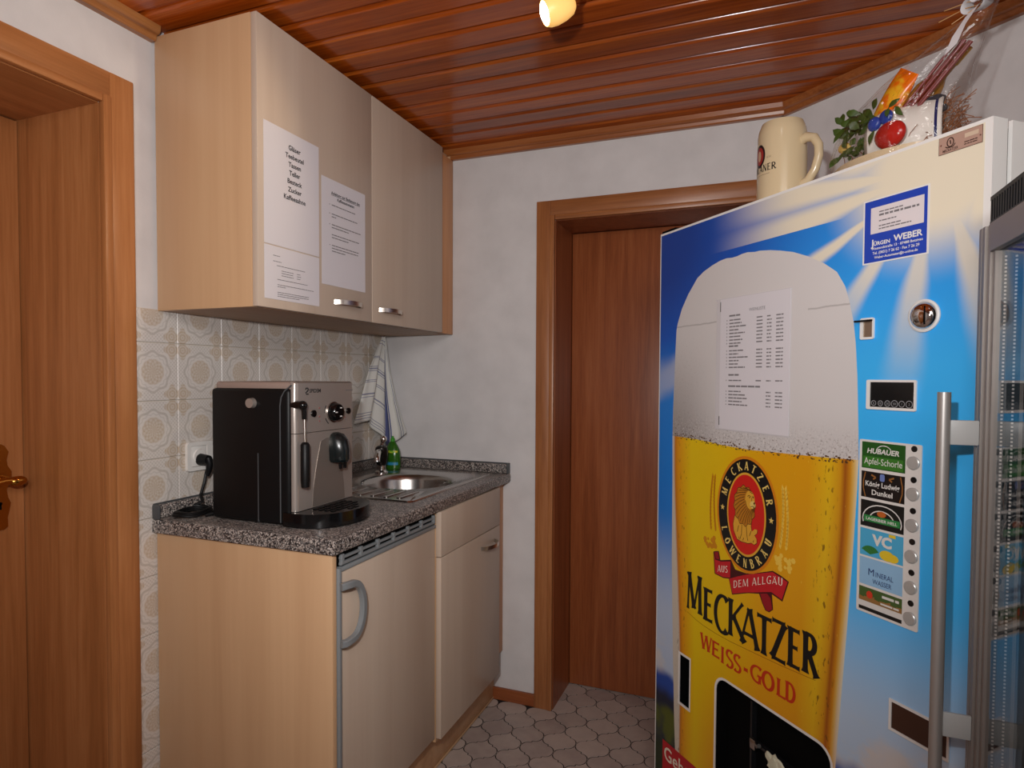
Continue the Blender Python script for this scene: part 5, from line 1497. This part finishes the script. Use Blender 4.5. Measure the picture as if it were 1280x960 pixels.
# gift basket wrapped in cellophane
VTOP = VH + 0.0008
gb = thing('gift_basket', 'cellophane-wrapped gift basket with painted bowl, packet and white bow', 'gift basket', vw(0.645, 0.14, VTOP), VANG)
mb = MB(); rg = []
for k, z in ((0.86, 0.0), (0.95, 0.012), (1.0, 0.028), (1.02, 0.034), (0.97, 0.034), (0.92, 0.016)):
    rg.append([Vector((0.125 * k * math.cos(2 * PI * i / 40), 0.085 * k * math.sin(2 * PI * i / 40), z)) for i in range(40)])
mb.loft(rg, True, True, True); part('basket', mb, flat('cream_basket', (214, 190, 152), 0.5), gb)
m = mat('brown_straw', sr(150, 96, 60), 0.8)
mb = MB()
for i in range(320):
    if i % 2: a = Vector((random.uniform(-0.095, 0.10), random.uniform(-0.045, 0.055), random.uniform(0.02, 0.05)))
    else: a = Vector((random.uniform(0.06, 0.12), random.uniform(0.0, 0.05), random.uniform(0.03, 0.12)))  # extra straw at the right, standing in for the wrap's brown shadow
    d = Vector((random.uniform(-1, 1), random.uniform(-0.5, 0.5), random.uniform(-0.15, 0.9))).normalized() * random.uniform(0.02, 0.05)
    if a.z + d.z < 0.008: d.z = abs(d.z)
    mb.tube([a, a + d * 0.5 + Vector((0, 0, 0.006)), a + d], 0.0008, 4)
o = part('straw_shade_filling', mb, m, gb); o['kind'] = 'stuff'
# painted bowl lying on its side, mouth to the right
GLZ = mat('white_glazed_ceramic', sr(232, 226, 216), 0.1)
Mb = Matrix.Translation((-0.038, -0.035, 0.071)) @ Matrix.Rotation(math.radians(30), 4, 'Z') @ Matrix.Rotation(PI / 2, 4, 'Y')
mb = MB(); mb.lathe([(0.0, 0.0), (0.034, 0.001), (0.052, 0.010), (0.061, 0.03), (0.064, 0.07), (0.066, 0.11), (0.068, 0.138), (0.065, 0.140), (0.061, 0.11), (0.056, 0.04), (0.03, 0.012), (0.0, 0.01)], 40, Mb)
bw = part('painted_bowl', mb, GLZ, gb, label='white glazed bowl with painted fruit and blue rim')
mb = MB(); mb.lathe([(0.0671, 0.127), (0.0675, 0.1295), (0.0679, 0.132)], 40, Mb @ Matrix.Scale(1.004, 4)); part('rim_line', mb, flat('cobalt_glaze', (30, 38, 92), 0.15), bw)


def on_bowl(x_, z_): return -0.02 - math.sqrt(max(0.0002, 0.064 ** 2 - (z_ - 0.068) ** 2)) * (0.9 if x_ < 0.0 else 1.0)


mb = MB(); mb.sphere((0.05, on_bowl(0.05, 0.062) + 0.008, 0.060), 0.030, 22, (1.1, 0.55, 0.9))
part('apple', mb, mat('red_apple_glaze', sr(170, 36, 28), 0.08), bw, label='glossy red apple in relief')
for a, c_ in ((0.013, 0.094), (0.036, 0.101)):
    mb = MB(); mb.sphere((a, on_bowl(a, c_) + 0.004, c_), 0.0145, 16, (1, 0.6, 1)); part('blueberry', mb, mat('blueberry_glaze', sr(38, 66, 150), 0.1) if a < 0.02 else bpy.data.materials['blueberry_glaze'], bw)


def leafmesh(mb, base, tip, w, nrm):
    base, tip, nrm = Vector(base), Vector(tip), Vector(nrm).normalized()
    d = tip - base; s_ = d.cross(nrm).normalized() * w
    pts_ = []
    for q, k in ((0, 0.05), (0.25, 0.75), (0.5, 1.0), (0.75, 0.7), (1, 0.03)):
        c_ = base + d * q + nrm * 0.12 * d.length * math.sin(PI * q)
        pts_.append([c_ - s_ * k, c_ + nrm * w * 0.12, c_ + s_ * k])
    mb.loft(pts_, False)


LF = mat('green_leaf', sr(58, 78, 24), 0.45)
for bq, tq in (((0.066, -0.085, 0.108), (0.082, -0.082, 0.085)), ((0.052, -0.09, 0.092), (0.058, -0.09, 0.108)), ((0.018, -0.08, 0.08), (0.008, -0.082, 0.052)), ((0.05, -0.082, 0.112), (0.07, -0.075, 0.124))):
    mb = MB(); leafmesh(mb, bq, tq, 0.006, (0, -1, 0)); part('painted_leaf', mb, LF, bw)
# leafy sprig on the left, with a pale flower
for i in range(60):
    a = Vector((random.uniform(-0.09, -0.02), random.uniform(-0.06, -0.02), random.uniform(0.06, 0.15)))
    t = a + Vector((random.uniform(-0.03, 0.015), random.uniform(-0.02, 0.01), random.uniform(-0.03, 0.035)))
    mb = MB(); leafmesh(mb, a, t, random.uniform(0.006, 0.010), (random.uniform(-.4, .4), -1, 0.2)); part('leaf', mb, LF, gb)
mb = MB(); mb.sphere((-0.098, -0.03, 0.088), 0.013, 12, (1.2, 0.8, 0.9)); part('flower', mb, flat('pale_yellow_petal', (222, 184, 96), 0.6), gb)
# orange packet (pillow shape) leaning right
def pillow(mb, M_, w, h, t_):
    rings_ = []
    for i in range(9):
        v_ = -1 + 2 * i / 8
        rings_.append([M_ @ Vector((w * math.cos(2 * PI * k / 20) * (1 - 0.08 * abs(v_) ** 3), t_ * math.sin(2 * PI * k / 20) * (1 - abs(v_) ** 2.5) ** 0.8, h * v_)) for k in range(20)])
    mb.loft(rings_, True, True, True)


m = mat('orange_packet', sr(232, 128, 20), 0.25); nt, b = tree(m); q = xyz(nt)
nt.links.new(mixc(nt, noise(nt, objco(nt), 45, 2).ss(0.4, 0.6), sr(236, 110, 14), sr(238, 176, 36)), b.inputs['Base Color'])
mb = MB(); pillow(mb, Matrix.Translation((0.004, -0.012, 0.155)) @ Matrix.Rotation(math.radians(38), 4, 'Y'), 0.027, 0.058, 0.016); part('orange_packet', mb, m, gb, label='shiny orange packet')
# bottle leaning, red sticks, wooden spoon
bd = Vector((0.62, 0.03, 0.5)).normalized(); bo = Vector((-0.005, 0.02, 0.112))
Mq = Matrix.Translation(bo) @ bd.to_track_quat('Z', 'Y').to_matrix().to_4x4()
mb = MB(); mb.lathe([(0.0, 0.0), (0.024, 0.0), (0.026, 0.01), (0.026, 0.075), (0.019, 0.095), (0.011, 0.11), (0.010, 0.155), (0.012, 0.157), (0.012, 0.168), (0.0, 0.169)], 24, Mq); part('oil_bottle', mb, mat('amber_oil_glass', sr(164, 110, 30), 0.1), gb, label='slim amber oil bottle')
mb = MB(); mb.lathe([(0.0123, 0.135), (0.0128, 0.17), (0.0, 0.1715)], 20, Mq); part('foil_cap', mb, mat('gold_foil', sr(206, 158, 60), 0.25, 0.8), gb)
for k in range(5):
    o0 = Vector((0.03 + k * 0.006, -0.028 + 0.004 * (k % 2), 0.115 - k * 0.004))
    mb = MB(); mb.tube([o0, o0 + Vector((0.62, 0.12, 0.62)).normalized() * 0.15], 0.0032, 8); part('red_stick', mb, flat('dark_red_stick', (120, 36, 32), 0.4), gb)
mb = MB(); mb.box(0.06, 0.10, -0.01, 0.02, 0.10, 0.135, 0.008); part('dark_parcel', mb, flat('dark_slate_box', (56, 54, 60), 0.4), gb)
# wrap
neck = Vector((0.196, 0.0, 0.262))
mc = bpy.data.materials.new('cellophane'); mc.use_nodes = True; nt = mc.node_tree
for n_ in list(nt.nodes):
    if n_.type != 'OUTPUT_MATERIAL': nt.nodes.remove(n_)
out = [n_ for n_ in nt.nodes if n_.type == 'OUTPUT_MATERIAL'][0]
tb = nt.nodes.new('ShaderNodeBsdfTransparent'); tb.inputs[0].default_value = (0.975, 0.97, 0.97, 1)
gl = nt.nodes.new('ShaderNodeBsdfGlossy'); gl.inputs['Roughness'].default_value = 0.06
bm_ = nt.nodes.new('ShaderNodeBump'); bm_.inputs['Strength'].default_value = 0.9; bm_.inputs['Distance'].default_value = 0.01
nzc = noise(nt, objco(nt), 26, 3, 0.6, 1.0); nt.links.new(nzc.s, bm_.inputs['Height']); nt.links.new(bm_.outputs[0], gl.inputs['Normal'])
fr_ = nt.nodes.new('ShaderNodeFresnel'); ge_ = nt.nodes.new('ShaderNodeNewGeometry'); io_ = N(nt, ge_.outputs['Backfacing']) * (1 / 1.45 - 1.45) + 1.45; nt.links.new(io_.s, fr_.inputs['IOR']); nt.links.new(bm_.outputs[0], fr_.inputs['Normal'])
mx = nt.nodes.new('ShaderNodeMixShader'); ff = N(nt, fr_.outputs[0]) * 0.7 + 0.03
nt.links.new(ff.s, mx.inputs[0]); nt.links.new(tb.outputs[0], mx.inputs[1]); nt.links.new(gl.outputs[0], mx.inputs[2]); nt.links.new(mx.outputs[0], out.inputs[0])
mb = MB(); rg = []
KZ = [(0.002, 1.02, 1.02, 0.0), (0.05, 1.1, 1.12, -0.002), (0.09, 1.0, 1.12, 0.004), (0.13, 0.86, 1.05, 0.028), (0.17, 0.66, 0.85, 0.066), (0.21, 0.42, 0.55, 0.115), (0.245, 0.19, 0.25, 0.162), (0.262, 0.10, 0.12, 0.186), (0.285, 0.17, 0.22, 0.202), (0.31, 0.30, 0.40, 0.215)]
for j, (z, kx, ky, ox) in enumerate(KZ):
    ring_ = []
    for i in range(44):
        t = 2 * PI * i / 44
        cr_ = 1 + (0.05 if 0 < j < 7 else 0.0 if j == 0 else 0.22) * math.sin(i * 2.9 + j * 0.5) * math.sin(i * 1.3 + j)
        ring_.append(Vector((ox + 0.126 * kx * cr_ * math.cos(t), 0.0 + 0.0865 * ky * cr_ * math.sin(t), z + (0.012 * math.sin(i * 2.1) if j == 9 else 0))))
    rg.append(ring_)
mb.loft(rg, True); part('cellophane_wrap', mb, mc, gb, smooth=False, label='clear crinkled cellophane wrap', fix=True)
# bow and ribbon tails
WR = mat('white_satin_ribbon', sr(226, 224, 226), 0.35)


def ribbon(mb, pts, wv):
    wv = Vector(wv); pts = [Vector(q_) for q_ in pts]
    mb.loft([[q_ - wv / 2, q_ + wv / 2, q_ + wv / 2 + Vector((0, 0.0006, 0.0006)), q_ - wv / 2 + Vector((0, 0.0006, 0.0006))] for q_ in pts], True, True, True)


for s_, zz in ((-1, 0.0), (1, 0.004), (0.55, 0.012), (-0.55, 0.014)):
    mb = MB(); pts = []
    for i in range(17):
        t = 2 * PI * i / 16
        pts.append(neck + Vector((s_ * 0.021 * (1 - math.cos(t)), -0.016 - 0.006 * (abs(s_) < 1), 0.004 + zz + 0.017 * math.sin(t))))
    ribbon(mb, pts, (0.004, 0.03, 0.012)); part('bow_loop', mb, WR, gb)
mb = MB(); mb.sphere(neck + Vector((0, -0.014, 0.004)), 0.010, 12, (1, 0.9, 0.9)); part('bow_knot', mb, WR, gb)
mb = MB(); ribbon(mb, [neck + Vector((-0.004, -0.022, 0.0)), neck + Vector((-0.02, -0.034, -0.016)), neck + Vector((-0.038, -0.042, -0.045)), neck + Vector((-0.05, -0.046, -0.075))], (0.024, 0.0, 0.012)); part('ribbon_tail', mb, WR, gb)
mb = MB()
for dx_, dz_ in ((-0.075, 0.012), (-0.085, -0.004), (-0.06, -0.02), (0.06, 0.004)):
    mb.tube([neck, neck + Vector((dx_ * 0.5, -0.02, dz_ * 0.6 + 0.004)), neck + Vector((dx_, -0.03, dz_))], 0.0009, 5)
part('raffia_strand', mb, flat('gold_raffia', (190, 140, 80), 0.5), gb)

# ================================================================== GLASS-DOOR FRIDGE ON THE RIGHT
gf = thing('display_fridge', 'glass-door drinks fridge with aluminium frame and long bar handle', 'fridge', (1.785, -1.0975, 0), -R90)
GW_, GH, GD_ = 0.60, 1.506, 0.53
mb = MB()
mb.box(0.0, 0.02, 0.047, GD_, 0.06, 1.555); part('side_wall', mb, MT['black'], gf, smooth=False)
mb = MB(); mb.box(GW_ - 0.02, GW_, 0.047, GD_, 0.06, 1.555); part('side_wall', mb, MT['black'], gf, smooth=False)
mb = MB(); mb.box(0.02, GW_ - 0.02, GD_ - 0.02, GD_, 0.06, 1.555); part('back_wall', mb, flat('inner_liner', (150, 158, 164), 0.4), gf, smooth=False)
mb = MB(); mb.box(0.02, GW_ - 0.02, 0.047, GD_ - 0.02, 0.06, 0.12); part('fridge_base', mb, flat('inner_liner', (150, 158, 164), 0.4), gf, smooth=False)
mb = MB(); mb.box(0.02, GW_ - 0.02, 0.047, GD_ - 0.02, 1.475, 1.555); part('fridge_top', mb, flat('inner_liner', (150, 158, 164), 0.4), gf, smooth=False)
for a in (0.05, 0.55):
    for c_ in (0.1, 0.48):
        mb = MB(); mb.cyl((a, c_, 0.0), (a, c_, 0.06), 0.02, n=14); part('foot', mb, MT['black'], gf)
mb = MB()
mb.box(0.004, GW_ - 0.004, 0.012, 0.046, 1.5105, 1.5165); mb.box(0.004, GW_ - 0.004, 0.012, 0.046, 1.549, 1.555)
mb.box(0.004, GW_ - 0.004, 0.034, 0.046, 1.5165, 1.549)
for i in range(56):
    xx = 0.006 + i * 0.0106; mb.box(xx, xx + 0.0045, 0.012, 0.034, 1.5165, 1.549)
part('top_grille', mb, MT['black'], gf, smooth=False, label='black ribbed top grille')
# door: aluminium profile with stepped ridges, rails top and bottom
ZB = 0.12


def stile(xa, xb, name):
    b_ = MB(); w = xb - xa
    for q0, q1, yy in ((0.0, 0.2, 0.0), (0.2, 0.28, 0.004), (0.28, 0.5, 0.0), (0.5, 0.58, 0.005), (0.58, 0.78, 0.003), (0.78, 0.84, 0.008), (0.84, 1.0, 0.006)):
        b_.box(xa + w * q0, xa + w * q1, yy, 0.045, ZB, GH)
    return b_


gd = part('glass_door', stile(0.0, 0.054, 's'), MT['frame'], gf, smooth=False, label='aluminium door frame')
part('frame_stile', stile(GW_, GW_ - 0.05, 's'), MT['frame'], gd, smooth=False)
mb = MB(); mb.box(0.05, GW_ - 0.05, 0.0, 0.045, GH - 0.042, GH, 0.001); part('frame_rail', mb, MT['frame'], gd, smooth=False)
mb = MB(); mb.box(0.05, GW_ - 0.05, 0.0, 0.045, ZB, ZB + 0.042, 0.001); part('frame_rail', mb, MT['frame'], gd, smooth=False)
mg = bpy.data.materials.new('door_glass'); mg.use_nodes = True; nt = mg.node_tree
for n_ in list(nt.nodes):
    if n_.type != 'OUTPUT_MATERIAL': nt.nodes.remove(n_)
out = [n_ for n_ in nt.nodes if n_.type == 'OUTPUT_MATERIAL'][0]
tb = nt.nodes.new('ShaderNodeBsdfTransparent'); tb.inputs[0].default_value = (0.96, 0.975, 0.98, 1)
gl = nt.nodes.new('ShaderNodeBsdfGlossy'); gl.inputs['Roughness'].default_value = 0.01
fr_ = nt.nodes.new('ShaderNodeFresnel'); ge_ = nt.nodes.new('ShaderNodeNewGeometry'); io_ = N(nt, ge_.outputs['Backfacing']) * (1 / 1.42 - 1.42) + 1.42; nt.links.new(io_.s, fr_.inputs['IOR'])
mx = nt.nodes.new('ShaderNodeMixShader')
nt.links.new(fr_.outputs[0], mx.inputs[0]); nt.links.new(tb.outputs[0], mx.inputs[1]); nt.links.new(gl.outputs[0], mx.inputs[2]); nt.links.new(mx.outputs[0], out.inputs[0])
mb = MB(); mb.box(0.05, GW_ - 0.05, 0.010, 0.014, ZB + 0.042, GH - 0.042); part('pane', mb, mg, gd, smooth=False)
# handle
mb = MB(); mb.cyl((0.026, -0.047, 0.644), (0.026, -0.047, 1.2525), 0.0093, n=20); hb = part('bar_handle', mb, MT['alu'], gd, label='long brushed bar handle')
for zz in (1.1895, 0.726):
    mb = MB(); mb.box(0.0215, 0.0275, -0.047, 0.0, zz - 0.0195, zz + 0.0195, 0.002); part('handle_bracket', mb, flat('grey_bracket', (176, 176, 174), 0.35), hb)
# inside: perforated rails, wire shelves
mb = MB()
for xx in (0.07, 0.20, 0.40, 0.53): mb.box(xx, xx + 0.018, GD_ - 0.026, GD_ - 0.0205, 0.14, 1.44)
part('perforated_rail', mb, flat('rail_grey', (120, 126, 130), 0.4), gf, smooth=False)
mb = MB()
for z_ in [0.16 + 0.0125 * i for i in range(102)]:
    for xx in (0.07, 0.20, 0.40, 0.53):
        mb.box(xx + 0.006, xx + 0.012, GD_ - 0.0275, GD_ - 0.0262, z_, z_ + 0.006)
o = part('rail_slots', mb, MT['white'], gf, smooth=False); o['kind'] = 'stuff'
mb = MB(); mb.box(0.0542, 0.0552, 0.0145, 0.040, ZB + 0.042, GH - 0.042); part('glazing_spacer', mb, mat('anodised_spacer', sr(88, 108, 122), 0.3, 0.85), gd, smooth=False)
mb = MB()
for yy in (0.0175, 0.0305):
    for i in range(int((GH - ZB - 0.09) / 0.0056)): mb.box(0.0552, 0.0555, yy, yy + 0.0028, ZB + 0.045 + 0.0056 * i, ZB + 0.0478 + 0.0056 * i)
o = part('spacer_dots', mb, MT['white'], gd, smooth=False); o['kind'] = 'stuff'
for z_ in (0.42, 0.72, 1.02, 1.30):
    mb = MB(); mb.box(0.026, GW_ - 0.026, 0.065, 0.07, z_, z_ + 0.012)
    mb.box(0.026, GW_ - 0.026, GD_ - 0.035, GD_ - 0.03, z_, z_ + 0.012)
    for i in range(18): mb.cyl((0.04 + i * 0.0305, 0.067, z_ + 0.01), (0.04 + i * 0.0305, GD_ - 0.032, z_ + 0.01), 0.002, n=6)
    part('wire_shelf', mb, MT['steel'] if z_ != 1.30 else MT['white'], gf, smooth=False)  # top shelf coloured white to stand in for a reflected bright band

fine_print()
